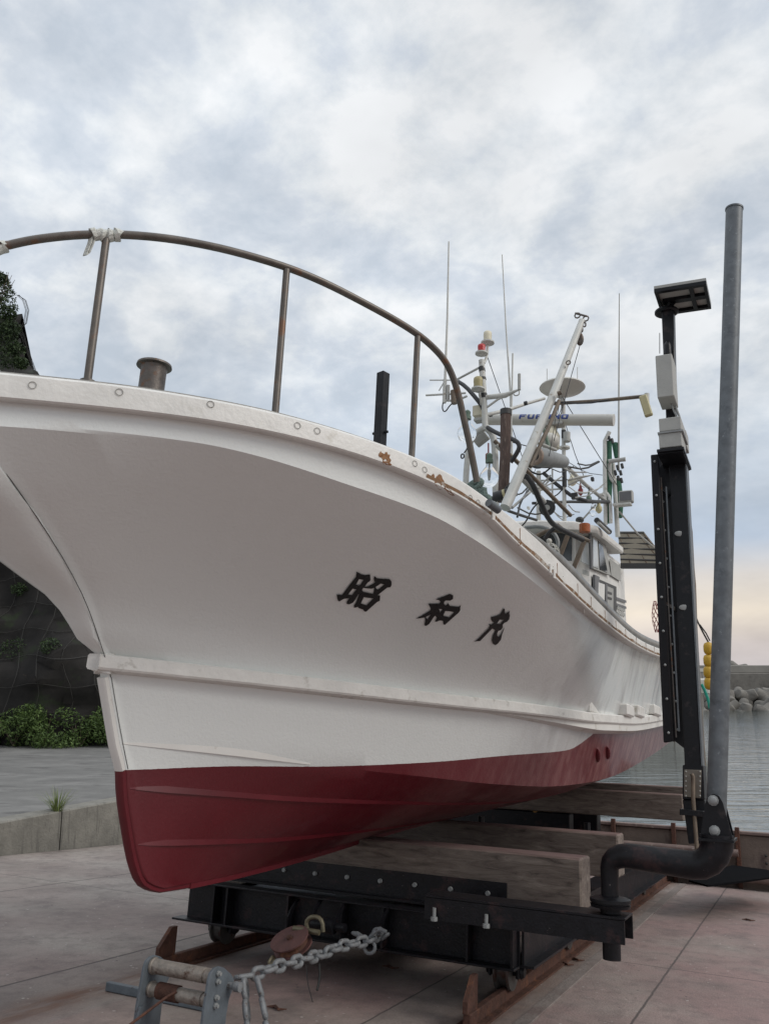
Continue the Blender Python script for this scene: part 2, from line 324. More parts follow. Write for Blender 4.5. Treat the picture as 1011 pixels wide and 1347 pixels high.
def slipmat():
    m = bpy.data.materials.new('slip_concrete'); m.use_nodes = True; t = m.node_tree; n = t.nodes; L = t.links; b = n['Principled BSDF']
    co = n.new('ShaderNodeTexCoord'); sp = n.new('ShaderNodeSeparateXYZ'); L.new(co.outputs['Object'], sp.inputs[0])   # object axes: x=s, y=n
    def noi(sc, det, loc=(0, 0, 0), scale=(1, 1, 1), rough=.6):
        mp = n.new('ShaderNodeMapping'); mp.inputs['Location'].default_value = loc; mp.inputs['Scale'].default_value = scale; L.new(co.outputs['Object'], mp.inputs[0])
        x = n.new('ShaderNodeTexNoise'); x.inputs['Scale'].default_value = sc; x.inputs['Detail'].default_value = det; x.inputs['Roughness'].default_value = rough; L.new(mp.outputs[0], x.inputs[0]); return x
    def mr(src, a, bb, c=0., d=1.):
        x = n.new('ShaderNodeMapRange'); x.inputs[1].default_value = a; x.inputs[2].default_value = bb; x.inputs[3].default_value = c; x.inputs[4].default_value = d; L.new(src, x.inputs[0]); return x.outputs[0]
    def mixc(f, a, bcol, typ='MIX'):
        x = n.new('ShaderNodeMix'); x.data_type = 'RGBA'; x.blend_type = typ
        if isinstance(f, float): x.inputs[0].default_value = f
        else: L.new(f, x.inputs[0])
        if isinstance(a, tuple): x.inputs[6].default_value = (*a, 1)
        else: L.new(a, x.inputs[6])
        if isinstance(bcol, tuple): x.inputs[7].default_value = (*bcol, 1)
        else: L.new(bcol, x.inputs[7])
        return x.outputs[2]
    def math_(op, a, bb=0.):
        x = n.new('ShaderNodeMath'); x.operation = op
        for i, q in enumerate((a, bb)):
            if isinstance(q, (int, float)): x.inputs[i].default_value = q
            else: L.new(q, x.inputs[i])
        return x.outputs[0]
    a = noi(.7, 6); fine = noi(60, 4); mid = noi(7, 6)
    c = mixc(mr(a.outputs[0], .35, .65), (.215, .19, .168), (.38, .345, .305))
    # pink antifouling dust, strongest round the cradle
    pk = noi(.9, 5, (4, 2, 0)); side = mr(sp.outputs[1], -6.0, -3.0)
    f = math_('MULTIPLY', mr(pk.outputs[0], .25, .6), math_('ADD', math_('MULTIPLY', side, .65), .28))
    c = mixc(f, c, (.30, .20, .187))
    # lighter clean concrete along the right-hand rail, rusty beside it
    on = math_('MULTIPLY', math_('GREATER_THAN', sp.outputs[1], -2.45), math_('LESS_THAN', sp.outputs[1], -1.68))
    c = mixc(math_('MULTIPLY', on, .7), c, (.27, .24, .215))
    onl = math_('MULTIPLY', math_('GREATER_THAN', sp.outputs[1], -4.7), math_('LESS_THAN', sp.outputs[1], -3.9))
    c = mixc(math_('MULTIPLY', onl, .5), c, (.26, .235, .21))
    for rn in (-1.89, -4.18):
        dd = math_('ABSOLUTE', math_('SUBTRACT', sp.outputs[1], rn))
        rst = noi(3, 6, (1, rn, 0), (.6, 3, 1))
        c = mixc(math_('MULTIPLY', mr(dd, .03, .24, 1., 0.), mr(rst.outputs[0], .3, .62)), c, (.15, .07, .04))
    # lines: joints
    for ax, val, wd in ((1, -1.68, .012), (1, -2.45, .008), (1, -4.7, .014), (1, -1.08, .009), (1, 1.6, .012), (1, -7.6, .012), (0, 7.55, .008), (0, 3.4, .008), (0, 11.2, .01)):
        dd = math_('ABSOLUTE', math_('SUBTRACT', math_('ADD', sp.outputs[ax], math_('MULTIPLY', math_('SUBTRACT', mid.outputs[0], .5), .02)), val))
        c = mixc(mr(dd, wd*.5, wd*1.3, .85, 0.), c, (.05, .042, .04))
    # rail slot plate edge
    c = mixc(mr(mid.outputs[0], .5, .72, 0., .5), c, (.12, .095, .09)); c = mixc(mr(noi(2.2, 9, (5, 1, 0), rough=.75).outputs[0], .48, .66, 0., .55), c, (.13, .105, .10))
    c = mixc(mr(fine.outputs[0], .3, .7, 0., .3), c, (.12, .095, .09))
    vo = n.new('ShaderNodeTexVoronoi'); vo.inputs['Scale'].default_value = 11; L.new(co.outputs['Object'], vo.inputs[0])
    c = mixc(math_('MULTIPLY', mr(vo.outputs['Distance'], .08, .13, 1., 0.), mr(noi(3, 3).outputs[0], .45, .6)), c, (.45, .41, .38))
    vo2 = n.new('ShaderNodeTexVoronoi'); vo2.inputs['Scale'].default_value = 9; L.new(co.outputs['Object'], vo2.inputs[0])
    c = mixc(math_('MULTIPLY', mr(vo2.outputs['Distance'], .05, .10, 1., 0.), mr(noi(2, 3, (7, 7, 0)).outputs[0], .52, .6)), c, (.05, .04, .04))
    L.new(c, b.inputs['Base Color']); b.inputs['Roughness'].default_value = .82
    bp = n.new('ShaderNodeBump'); bp.inputs['Strength'].default_value = .5; bp.inputs['Distance'].default_value = .01; L.new(math_('ADD', fine.outputs[0], mid.outputs[0]), bp.inputs['Height']); L.new(bp.outputs[0], b.inputs['Normal'])
    return m
M['slip'] = slipmat()
def frame_obj(name, rows, m):        # mesh given in (s, n, h), object carrying the slip frame
    me = bpy.data.meshes.new(name); bm = bmesh.new(); vs = [[bm.verts.new(p) for p in r] for r in rows]
    for i in range(len(vs)-1):
        for j in range(len(vs[0])-1): bm.faces.new((vs[i][j], vs[i+1][j], vs[i+1][j+1], vs[i][j+1]))
    bmesh.ops.recalc_face_normals(bm, faces=bm.faces); bm.normal_update()
    bm.to_mesh(me); bm.free(); me.materials.append(M[m]); o = bpy.data.objects.new(name, me); C.objects.link(o)
    mm = Matrix((VS, VR, VH)).transposed().to_4x4(); o.matrix_world = mm
    return o
slip = struct(frame_obj('slipway', [[(s, n, 0) for n in (-9.92, 14)] for s in (-12, 24)], 'slip'))

def asphmat():
    m = mat('asphalt', (.15, .147, .14), .9, var=.2, vscale=1.2, bump=.4, bscale=60, spots=[((.21, .205, .195), 1.3, .48, .2, (.8, 1.3, 1)), ((.105, .102, .098), 1.7, .55, .12, (.7, 1.6, 1))])
    return m
M['asphalt'] = asphmat()
ZU = -.5
# the yard: level asphalt beyond the kerb, running far inland
mb = MB(); kr0 = W(-40, -10.15, 0); kr1 = W(21, -10.15, 0)
far = Vector((-VR.x, -VR.y, 0))*260
mb.grid([[Vector((kr0.x, kr0.y, ZU)), Vector((kr1.x, kr1.y, ZU))], [Vector((kr0.x, kr0.y, ZU))+far, Vector((kr1.x, kr1.y, ZU))+far]])
yard = struct(mb.build('yard', 'asphalt'))
# sea bed / terrain sheet under everything, to the horizon
mb = MB(); mb.grid([[Vector((-900, -60, -3.2)), Vector((900, -60, -3.2))], [Vector((-900, 900, -3.2)), Vector((900, 900, -3.2))]])
struct(mb.build('sea_bed', mat('sea_bed', (.03, .035, .03), .9)))
# kerb wall of concrete blocks
for k, (a, b) in enumerate([(-3, .0), (.02, 3.2), (3.22, 6.4), (6.42, 9.72), (9.745, 13.0), (13.02, 16.3), (16.32, 19.6)]):
    mb = MB(); pa, pb = W(a, -9.93, 0), W(b, -9.93, 0); q = Vector((-VR.x, -VR.y, 0))*.33
    top = -.462
    za, zb = min(pa.z, top-.1)-.3, min(pb.z, top-.1)-.3
    sec = lambda p, z: [Vector((p.x, p.y, z)), Vector((p.x, p.y, top-.02)), Vector((p.x, p.y, top))+q*.06, Vector((p.x, p.y, top))+q, Vector((p.x, p.y, z))+q]
    mb.sweep([sec(pa, za), sec(pb, zb)])
    lab = ('concrete kerb block left of the weed tuft, between slipway and asphalt' if k == 3 else 'concrete kerb block just behind the boat stem, right of the weed tuft' if k == 4 else 'concrete kerb block hidden beyond the photographed stretch of kerb')
    o = tag(mb.build('kerb_block', 'conc'), lab, 'kerb', 'kerb blocks along the slipway edge')

# water
def watermat():
    m = bpy.data.materials.new('water'); m.use_nodes = True; t = m.node_tree; n = t.nodes; L = t.links; b = n['Principled BSDF']
    b.inputs['Base Color'].default_value = (.05, .065, .06, 1); b.inputs['Roughness'].default_value = .04; b.inputs['Specular IOR Level'].default_value = 1.0; b.inputs['IOR'].default_value = 1.6
    co = n.new('ShaderNodeTexCoord'); mp = n.new('ShaderNodeMapping'); mp.inputs['Scale'].default_value = (.3, 1.7, 1); mp.inputs['Rotation'].default_value = (0, 0, R(-8)); L.new(co.outputs['Object'], mp.inputs[0])
    a = n.new('ShaderNodeTexNoise'); a.inputs['Scale'].default_value = 2.2; a.inputs['Detail'].default_value = 5; a.inputs['Distortion'].default_value = .4; L.new(mp.outputs[0], a.inputs[0])
    bp = n.new('ShaderNodeBump'); bp.inputs['Strength'].default_value = .7; bp.inputs['Distance'].default_value = .05; L.new(a.outputs[0], bp.inputs['Height']); L.new(bp.outputs[0], b.inputs['Normal'])
    return m
M['water'] = watermat()
ZW = -.72
WL = W(13.62, 0, 0)    # water begins behind the stop-log wall
mb = MB()
a0 = W(13.62, -10.6, 0); a1 = W(13.62, 60, 0)
dirS = Vector((VS.x, VS.y, 0)).normalized()
mb.grid([[Vector((a0.x, a0.y, ZW)), Vector((a1.x, a1.y, ZW))], [Vector((a0.x, a0.y, ZW))+dirS*900, Vector((a1.x+700, a1.y, ZW))+dirS*900]])
struct(mb.build('sea', 'water'))

# raised concrete edging of the right-hand rail bed
mb = MB(); mb.sb(-2, 13.2, -1.69, -1.60, -.02, .012, .003); struct(mb.build('rail_bed_edging', 'edging'))
# cliff
def cliffmat():
    m = mat('rock', (.015, .0135, .0125), .95, var=.5, vscale=1.4, bump=1., bscale=3, spots=[((.018, .026, .012), 1.1, .55, .1, one), ((.045, .037, .03), 2.2, .66, .08, (1, 1, 2.4))])
    return m
M['rock'] = cliffmat()
mb = MB(); rows = []
nu, nvv = 90, 60
for j in range(nvv+1):
    row = []; z = -.8 + j/nvv*14.8
    for i in range(nu+1):
        t = i/nu
        xe = -6.4 - max(0, z-1)*.50 + max(0, z-11)*.2 - .35*math.sin(z*1.1)           # right-hand end of the cliff, set back with height
        x = -46 + (xe+46)*min(1, t/.78); y = 25.4 + (z*.12)
        if t > .78: y += (t-.78)/.22*26; x = xe*y/25.4 - (t-.78)/.22*11
        p = Vector((x, y, z)); q = noise.fractal(p*.35, 1., 2., 5)*1.3 + noise.noise(p*1.3)*.4 + noise.noise(p*3.1)*.22
        p += Vector((q*.45 if t < .78 else q*.8, -q*.9, 0)); row.append(p)
    rows.append(row)
top = [p + Vector((-2, 8, -2.5)) for p in rows[-1]]; rows.append(top)
mb.grid(rows); cliff = struct(mb.build('cliff', 'rock', smooth=180))
dg = bpy.context.evaluated_depsgraph_get()
clb = BVHTree.FromObject(cliff, dg)
def cliff_hit(u, v):
    d = ray(u, v).normalized(); h = clb.ray_cast(CAMP - cliff.location, d); return None if h[0] is None else h[0] + cliff.location

# wire net over the rock
mb = MB()
cell = .82
def cpt(x, z):
    h = clb.ray_cast(Vector((x, 0, z)) - cliff.location, Vector((0, 1, 0)))
    return None if h[0] is None else h[0] + cliff.location - Vector((0, .07, 0))
for k in range(26):
    x = -24 + k*cell; pts = []
    for j in range(56):
        p = cpt(x + .12*math.sin(j*.7+k), .0 + j*.25)
        if p is None or p.y > 29: break
        pts.append(p)
    if len(pts) > 2: mb.tube(pts, .011, 4)
for j in range(17):
    z = .4 + j*cell; pts = []
    for k in range(90):
        p = cpt(-24 + k*.25, z + .07*math.sin(k*.8+j))
        if p is None or p.y > 29: break
        pts.append(p)
    if len(pts) > 2: mb.tube(pts, .011, 4)
# loose net hanging free off the cliff edge
for k in range(5):
    pts = [at(u + (3*math.sin(k) if 0 < i < 6 else 0) + k*.9, v, y=25.2) for i, (u, v) in enumerate([(22, 388), (30, 395), (34, 408), (31, 425), (24, 432), (29, 445), (36, 465), (45, 490)])]
    mb.tube(pts, .008, 4)
tag(mb.build('rockfall_net', 'wirenet'), 'square wire mesh net draped over the dark rock cliff on the left', 'net')

# ---- plants
def leafball(mb, c, rx, ry, rz, n, size, up=.4):
    for _ in range(n):
        while True:
            p = Vector((random.uniform(-1, 1), random.uniform(-1, 1), random.uniform(-1, 1)))
            if .25 < p.length < 1: break
        q = Vector(c) + Vector((p.x*rx, p.y*ry, p.z*rz)) + noise.noise_vector(Vector((p.x*3, p.y*3, p.z*3)))*.2*rx
        d = Vector((random.gauss(0, 1), random.gauss(0, 1), random.gauss(up, 1))).normalized(); e = d.orthogonal().normalized(); e = (Matrix.Rotation(random.uniform(0, 6.3), 3, d) @ e)
        l = size*random.uniform(.6, 1.3); wd = l*.38
        f = d.cross(e)
        vs = [mb.bm.verts.new(q - e*l), mb.bm.verts.new(q + f*wd*.9), mb.bm.verts.new(q + e*l + d*l*.2), mb.bm.verts.new(q - f*wd*.9)]
        mb.bm.faces.new(vs)
def blades(mb, c, n, L, spread, wd):
    for _ in range(n):
        a = random.uniform(0, 6.28); t = random.uniform(.1, 1)*spread; l = L*random.uniform(.5, 1.1); base = Vector(c) + Vector((math.cos(a), math.sin(a), 0))*random.uniform(0, .25)*spread*L
        d = Vector((math.cos(a)*t, math.sin(a)*t, 1)).normalized(); sd_ = Vector((-math.sin(a), math.cos(a), 0))*wd
        pts = [base + d*l*k + Vector((math.cos(a), math.sin(a), -.6))*(k*k*l*t*.45) for k in (0, .35, .7, 1)]
        pr = None
        for k, p in enumerate(pts):
            w_ = sd_*(1-.9*(k/3)); cur = (mb.bm.verts.new(p-w_), mb.bm.verts.new(p+w_))
            if pr: mb.bm.faces.new((pr[0], pr[1], cur[1], cur[0]))
            pr = cur
shr = [(-25, 'broad leafy shrub at the cliff foot, beyond the left picture edge'), (8, 'leafy shrub with grassy left side at the cliff foot, leftmost in view'), (48, 'large leafy green shrub in the middle of the bank below the wire net'),
       (98, 'low pale green shrub under the tall dry stalks'), (140, 'green shrub at the cliff foot right beside the white boat stem'), (190, 'green shrub at the cliff foot hidden behind the boat bow')]
for k, (u, lab) in enumerate(shr):
    b = at(u, 984, z=ZU); mb = MB(); e = empty('shrub', b, lab, 'shrub', 'shrubs along the foot of the cliff')
    hgt = (1.2, 1.2, 1.5, 1.0, 1.4, 1.3)[k]
    for q in range(9):
        leafball(mb, b + Vector((random.uniform(-.85, .85), random.uniform(-.1, 1.1), hgt*random.uniform(.12, .7))), .42, .4, .30, 330, .052)
    mb.build('foliage', 'leaf', e)
    mb = MB()
    for q in range(5): mb.tube([b + Vector((0, .5, 0)), b + Vector((random.uniform(-.5, .5), random.uniform(.2, .8), hgt*.6))], [.02, .008], 5)
    mb.build('stem', 'brown', e)
b = at(112, 975, z=ZU) + Vector((0, .4, .1)); mb = MB(); b = b + Vector((0, -.15, 0)); blades(mb, b, 90, 1.9, .26, .022); blades(mb, b + Vector((-.5, .1, 0)), 60, 1.45, .3, .022)
tag(mb.build('tall_grass', 'straw', base=b), 'tall dry grass stalks standing above the shrubs beside the boat stem', 'grass clump')
b = at(6, 975, z=ZU) + Vector((0, .1, 0)); mb = MB(); b = b + Vector((0, -.4, 0)); blades(mb, b, 130, 1.3, .5, .024); blades(mb, b + Vector((-.6, 0, 0)), 80, 1.2, .5, .024)
tag(mb.build('grass_clump', 'grass', base=b), 'arching green grass clump at the left edge below the cliff', 'grass clump')
pw = at(75, 1068, n=-10.0); pw = Vector((pw.x, pw.y, -.47)); mb = MB(); blades(mb, pw, 85, .40, .8, .007)
tag(mb.build('weed_tuft', 'grass', base=pw), 'small green weed tuft growing on top of the concrete kerb joint', 'weed')
for k, (u, v, r_, lab) in enumerate([(20, 855, .55, 'bright green plant hanging on the netted rock at the left edge'), (68, 850, .35, 'small plant growing through the wire net left of the boat rail end'), (28, 775, .3, 'small tuft growing high on the netted rock under the bow')]):
    p = cliff_hit(u, v) or at(u, v, y=25); mb = MB()
    leafball(mb, p + Vector((0, -.1, 0)), r_*.9, .25, r_*.7, 420, .045)
    tag(mb.build('cliff_plant', 'leafdark', base=p), lab, 'plant', 'plants growing on the rock face')
e = empty('clifftop_bush', at(3, 420, y=24.4), 'dark bush on top of the cliff at the left edge of the photo', 'bush')
mb = MB()
for (u, v, r_) in [(16, 432, .3), (22, 458, .28), (8, 470, .4), (28, 478, .22), (-30, 380, .8), (-12, 372, .6), (0, 385, .5), (6, 402, .42), (-2, 425, .5), (-20, 420, .9), (10, 412, .3), (4, 445, .45), (-28, 350, .5), (2, 368, .25)]:
    p = at(u, v, y=24.5); leafball(mb, p, r_, r_, r_*.8, 420, .06)
mb.build('foliage', 'leafdark', e)
mb = MB()
for (u, v) in [(16, 362), (12, 358), (20, 368), (-4, 352)]: mb.tube([at(-6, 410, y=24.5), at(u, v, y=24.4)], [.03, .006], 5)
mb.build('branch', 'brown', e)
# rocks of the cliff shoulder under the bush
# ---- breakwater and armour blocks
YB = 60.
bw = empty('breakwater', (40, YB+2, ZW), 'long grey concrete breakwater wall across the harbour mouth', 'breakwater')
mb = MB(); x0, x1 = 8, 130
mb.box(((x0+x1)/2, YB+3, .45), Vector(((x1-x0)/2, 0, 0)), Vector((0, 2, 0)), Vector((0, 0, 1.25)), .05); mb.build('wall', 'armour', bw)
mb = MB(); mb.box(((x0+x1)/2, YB+3.4, 1.98), Vector(((x1-x0)/2, 0, 0)), Vector((0, 1.4, 0)), Vector((0, 0, .28)), .04); mb.build('parapet', mat('parapet', (.24, .23, .21), .9, var=.15, vscale=.8), bw)
def tetra_mesh():
    mb = MB(); vs = [Vector((1, 1, 1)), Vector((-1, -1, 1)), Vector((-1, 1, -1)), Vector((1, -1, -1))]
    for v in vs:
        v = v.normalized(); mb.lathe(Vector((0, 0, 0)), v*1.0, [(0, .60), (.85, .44), (.97, .38), (1, .26)], 14)
    return mb
proto = None
spots = []
for row, (zz, yy) in enumerate([(-1.0, 55.6), (-.6, 56.4), (-.1, 57.2), (.15, 58.2)]):
    for k in range(19 - row):
        spots.append((19.5 + k*1.2 + row*.6 + random.uniform(-.3, .3), yy + random.uniform(-.4, .4), zz + random.uniform(-.15, .2)))
for k, (x, y, z) in enumerate(spots):
    if proto is None:
        o = tetra_mesh().build('armour_block', 'armour', base=(0, 0, 0)); proto = o
    else:
        o = proto.copy(); C.objects.link(o)
    o.location = (x, y, z); s_ = random.uniform(.62, .86); o.scale = (s_, s_, s_)
    o.rotation_euler = (random.uniform(0, 6), random.uniform(0, 6), random.uniform(0, 6))
    tag(o, 'grey concrete armour block in the pile at the foot of the breakwater', 'armour block', 'armour blocks piled against the breakwater')
# farther row of blocks peeping over the parapet
for k in range(11):
    o = proto.copy(); C.objects.link(o); o.location = (24 + k*3.1 + random.uniform(-.7, .7), 66.5, 1.62 + random.uniform(-.1, .12)); o.scale = (1.0, 1.0, .9); o.rotation_euler = (random.uniform(0, 6), random.uniform(0, 6), 0)
    tag(o, 'concrete armour block whose tip shows over the breakwater parapet', 'armour block', 'armour blocks beyond the parapet')
# the distant breakwater foot continues to the left behind the boat

# ================================================================ the boat
S1 = 11.7
def shape(s, s0, Bm, L, p):
    q = min(max((s-s0)/L, 0), 1); return Bm*(1-(1-q)**p)
def cubic_tab(tab):
    xs = [a for a, b in tab]; ys = [b for a, b in tab]; n = len(xs); d = []
    for i in range(n):
        if i == 0: d.append((ys[1]-ys[0])/(xs[1]-xs[0]))
        elif i == n-1: d.append((ys[-1]-ys[-2])/(xs[-1]-xs[-2]))
        else: d.append((ys[i+1]-ys[i-1])/(xs[i+1]-xs[i-1]))
    def f(x):
        if x <= xs[0]: return ys[0]+d[0]*(x-xs[0])
        if x >= xs[-1]: return ys[-1]+d[-1]*(x-xs[-1])
        i = max(k for k in range(n) if xs[k] <= x); i = min(i, n-2); h_ = xs[i+1]-xs[i]; t = (x-xs[i])/h_
        return (2*t**3-3*t*t+1)*ys[i] + (t**3-2*t*t+t)*h_*d[i] + (-2*t**3+3*t*t)*ys[i+1] + (t**3-t*t)*h_*d[i+1]
    return f
GB = lambda s: shape(s, 1.5, 1.85, 4.0, 2.7)
h_top = cubic_tab([(1.5, 2.82), (1.83, 2.85), (2.22, 2.89), (2.72, 2.91), (3.46, 2.875), (3.89, 2.80), (4.27, 2.735), (4.79, 2.66), (5.69, 2.605), (7.15, 2.585), (8.63, 2.68), (11.7, 2.98)])
h_fb = cubic_tab([(1.5, 2.70), (1.83, 2.74), (2.47, 2.805), (2.97, 2.81), (3.46, 2.775), (3.8, 2.72), (4.1, 2.63), (4.82, 2.515), (5.68, 2.48), (7.13, 2.50), (8.6, 2.59), (11.7, 2.88)])
h_kn = cubic_tab([(1.6, 2.60), (1.86, 2.66), (2.4, 2.72), (2.64, 2.72), (3.01, 2.69), (3.52, 2.655), (3.81, 2.61), (4.18, 2.55), (4.72, 2.485), (5.55, 2.44), (6.42, 2.42), (8.96, 2.56), (11.7, 2.82)])
RB = lambda s: shape(s, 2.95, 1.65, 5, 2.2)
h_rb = cubic_tab([(2.95, 1.92), (4.66, 1.90), (5.7, 1.91), (6.5, 1.915), (6.95, 1.93), (8.16, 1.99), (10, 2.14), (11.7, 2.3)])
CBf = lambda s: shape(s, 3.13, 1.5, 5., 2)
h_ch = cubic_tab([(3.13, 1.51), (3.65, 1.48), (4.21, 1.44), (4.94, 1.40), (5.62, 1.365), (6.55, 1.36), (8.16, 1.47), (10.3, 1.70), (11.7, 1.88)])
h_kl = cubic_tab([(3.58, .81), (4.18, .82), (5.02, .86), (5.92, .925), (7.1, 1.0), (8.46, 1.08), (10.56, 1.22), (11.7, 1.35)])
NI = 150
def par(i, s0): t = i/NI; return s0 + (S1-s0)*t**1.7
def mixv(a, b, w_): return tuple(a[k]+(b[k]-a[k])*w_ for k in range(3))
HW0 = .03
KW = (.1, .2, .3, .4, .5, .6, .7, .78, .85, .90, .94, .97, .99, 1.)
toe = cubic_tab([(0, 0), (.17, -.01), (.35, -.055), (.53, -.085), (.76, -.115), (.88, -.115), (.94, -.10), (.98, -.05), (1., 0)])
st_s = cubic_tab([(1.92, 2.90), (1.97, 2.85), (2.13, 2.70), (2.26, 2.46), (2.38, 2.24), (2.47, 2.02), (2.62, 1.80)])
st_w = cubic_tab([(1.92, .045), (1.97, .055), (2.13, .10), (2.26, .17), (2.38, .235), (2.47, .28), (2.62, .31)])
KB0 = GB(1.80)-.06
def hull_cols(i):
    t = i/NI
    fb_ = par(i, 1.72); fb_ = (fb_, GB(fb_)-.05, h_fb(fb_)+.03)
    sk = par(i, 1.80); kn = (sk, GB(sk)-.06-.015*min(1, (sk-1.8)/1.2), h_kn(sk))
    sr = par(i, 2.95); rb = (sr, max(HW0, RB(sr)), h_rb(sr))
    sc_ = par(i, 3.13); ch = (sc_, max(HW0, CBf(sc_)), h_ch(sc_))
    sl_ = par(i, 3.58); kl = (sl_, .035, h_kl(sl_))
    col = [fb_, mixv(fb_, kn, .5), kn]
    p = 1.75 + (1.1-1.75)*min(1, t*1.7)
    for q in range(1, 12):
        w_ = 1 - q/12 if q > 1 else .985; wp = w_**p; c_ = (rb[0]+(kn[0]-rb[0])*wp, rb[1]+(kn[1]-rb[1])*wp, rb[2]+(kn[2]-rb[2])*w_)
        hh = 1.92+.70*w_; wp0 = w_**1.75; g_ = math.exp(-((c_[0]-st_s(hh))/.45)**2) if i else 1.
        ds = st_s(hh) - (2.95-1.15*wp0); db = st_w(hh) - (HW0+(KB0-HW0)*wp0)
        col.append((c_[0]+ds*g_, c_[1]+db*g_, c_[2]))
    col.append(rb)
    for q in (.25, .5, .75): col.append(mixv(rb, ch, q))
    col.append(ch)
    for w_ in KW:
        a = mixv(ch, kl, w_); ds = toe(w_)*math.exp(-((a[0]-(3.13+.45*w_))/.4)**2)
        bul = .05*math.sin(math.pi*w_)*min(1, t*4)
        col.append((a[0]+ds, a[1]+bul, a[2]-bul*.5))
    return col
boot = cubic_tab([(2.9, 1.39), (3.18, 1.385), (3.67, 1.42), (4.22, 1.44), (4.94, 1.49), (5.6, 1.555), (6.3, 1.61), (6.5, 1.635), (6.62, 1.67), (6.95, 1.80), (7.15, 1.83), (8.27, 1.87), (10.92, 2.06), (11.7, 2.16)])
BOAT = empty('fishing_boat', W(5.5, NC, .9), 'white fishing boat with dark red bottom hauled out on the slipway cradle', 'fishing boat')
def hullmat():
    m = bpy.data.materials.new('hull_paint'); m.use_nodes = True; t = m.node_tree; n = t.nodes; L = t.links; b = n['Principled BSDF']
    at_ = n.new('ShaderNodeAttribute'); at_.attribute_name = 'boot'; sa = n.new('ShaderNodeAttribute'); sa.attribute_name = 'aft'
    co = n.new('ShaderNodeTexCoord')
    def noi(sc, det, scale=(1, 1, 1), rough=.6):
        mp = n.new('ShaderNodeMapping'); mp.inputs['Scale'].default_value = scale; L.new(co.outputs['Object'], mp.inputs[0])
        x = n.new('ShaderNodeTexNoise'); x.inputs['Scale'].default_value = sc; x.inputs['Detail'].default_value = det; x.inputs['Roughness'].default_value = rough; L.new(mp.outputs[0], x.inputs[0]); return x.outputs[0]
    def mr(src, a, bb, c=0., d=1.):
        x = n.new('ShaderNodeMapRange'); x.inputs[1].default_value = a; x.inputs[2].default_value = bb; x.inputs[3].default_value = c; x.inputs[4].default_value = d; L.new(src, x.inputs[0]); return x.outputs[0]
    def mixc(f, a, c):
        x = n.new('ShaderNodeMix'); x.data_type = 'RGBA'
        if isinstance(f, float): x.inputs[0].default_value = f
        else: L.new(f, x.inputs[0])
        for k, q in ((6, a), (7, c)):
            if isinstance(q, tuple): x.inputs[k].default_value = (*q, 1)
            else: L.new(q, x.inputs[k])
        return x.outputs[2]
    def mu(a, c, op='MULTIPLY'):
        x = n.new('ShaderNodeMath'); x.operation = op
        for i, q in enumerate((a, c)):
            if isinstance(q, (int, float)): x.inputs[i].default_value = q
            else: L.new(q, x.inputs[i])
        return x.outputs[0]
    white = mixc(mr(noi(1.2, 5), .35, .65), (.73, .757, .745), (.738, .765, .752))
    # aft half: grey water reflections painted into the white, paler patches, vertical dirt runs
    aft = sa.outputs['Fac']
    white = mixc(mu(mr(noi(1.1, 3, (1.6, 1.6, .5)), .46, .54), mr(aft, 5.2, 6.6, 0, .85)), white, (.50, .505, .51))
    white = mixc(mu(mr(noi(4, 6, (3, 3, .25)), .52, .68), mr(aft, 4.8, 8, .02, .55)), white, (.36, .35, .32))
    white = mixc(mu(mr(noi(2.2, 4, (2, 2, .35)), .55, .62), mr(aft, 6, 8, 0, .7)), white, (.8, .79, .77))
    red = mixc(mr(noi(2, 6), .3, .7), (.098, .0048, .0105), (.118, .006, .013))
    red = mixc(mu(mr(noi(3, 8, (4, 4, .8), .7), .42, .62), mr(aft, 4.5, 8.5, .0, .75)), red, (.30, .15, .14))
    red = mixc(mu(mr(noi(7, 8, (5, 5, .5), .7), .55, .7), mr(aft, 6, 9, .0, .7)), red, (.2, .2, .19))
    edge = mu(at_.outputs['Fac'], mu(mu(noi(30, 3), .5, 'SUBTRACT'), .004), 'ADD')
    isw = mu(edge, 0., 'GREATER_THAN')
    c = mixc(isw, red, white)
    # green weed stain just below the boot line aft
    L.new(c, b.inputs['Base Color'])
    L.new(mr(isw, 0, 1, .42, .2), b.inputs['Roughness']); b.inputs['Coat Weight'].default_value = .4; b.inputs['Coat Roughness'].default_value = .12
    bp = n.new('ShaderNodeBump'); bp.inputs['Strength'].default_value = .12; bp.inputs['Distance'].default_value = .02; L.new(mu(noi(3, 3), noi(60, 3), 'ADD'), bp.inputs['Height']); L.new(bp.outputs[0], b.inputs['Normal'])
    return m
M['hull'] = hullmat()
mb = MB(); lay = {}
sideV = []
for sg in (1, -1):
    rows = [[W(s, NC+sg*b_, h_) for (s, b_, h_) in hull_cols(i)] for i in range(NI+1)]
    if sg < 0: rows = rows[::-1]
    V = mb.grid(rows); sideV.append(V if sg > 0 else V[::-1])
P_, Q_ = sideV
# rounded nose between the two seams
nose = []
for j, (s_, b_, h_) in enumerate(hull_cols(0)):
    fw = .9*b_ if b_ > .12 else .012 + max(0, b_-.03)*.7
    if j == 0: fw = .20
    nose.append([P_[0][j]] + [mb.bm.verts.new(W(s_-fw*math.cos(a_), NC+b_*math.sin(a_), h_)) for a_ in [math.pi/2*(1-q/5) for q in range(1, 10)]] + [Q_[0][j]])
for j in range(len(nose)-1):
    for q in range(len(nose[0])-1): mb.bm.faces.new((nose[j][q], nose[j][q+1], nose[j+1][q+1], nose[j+1][q]))
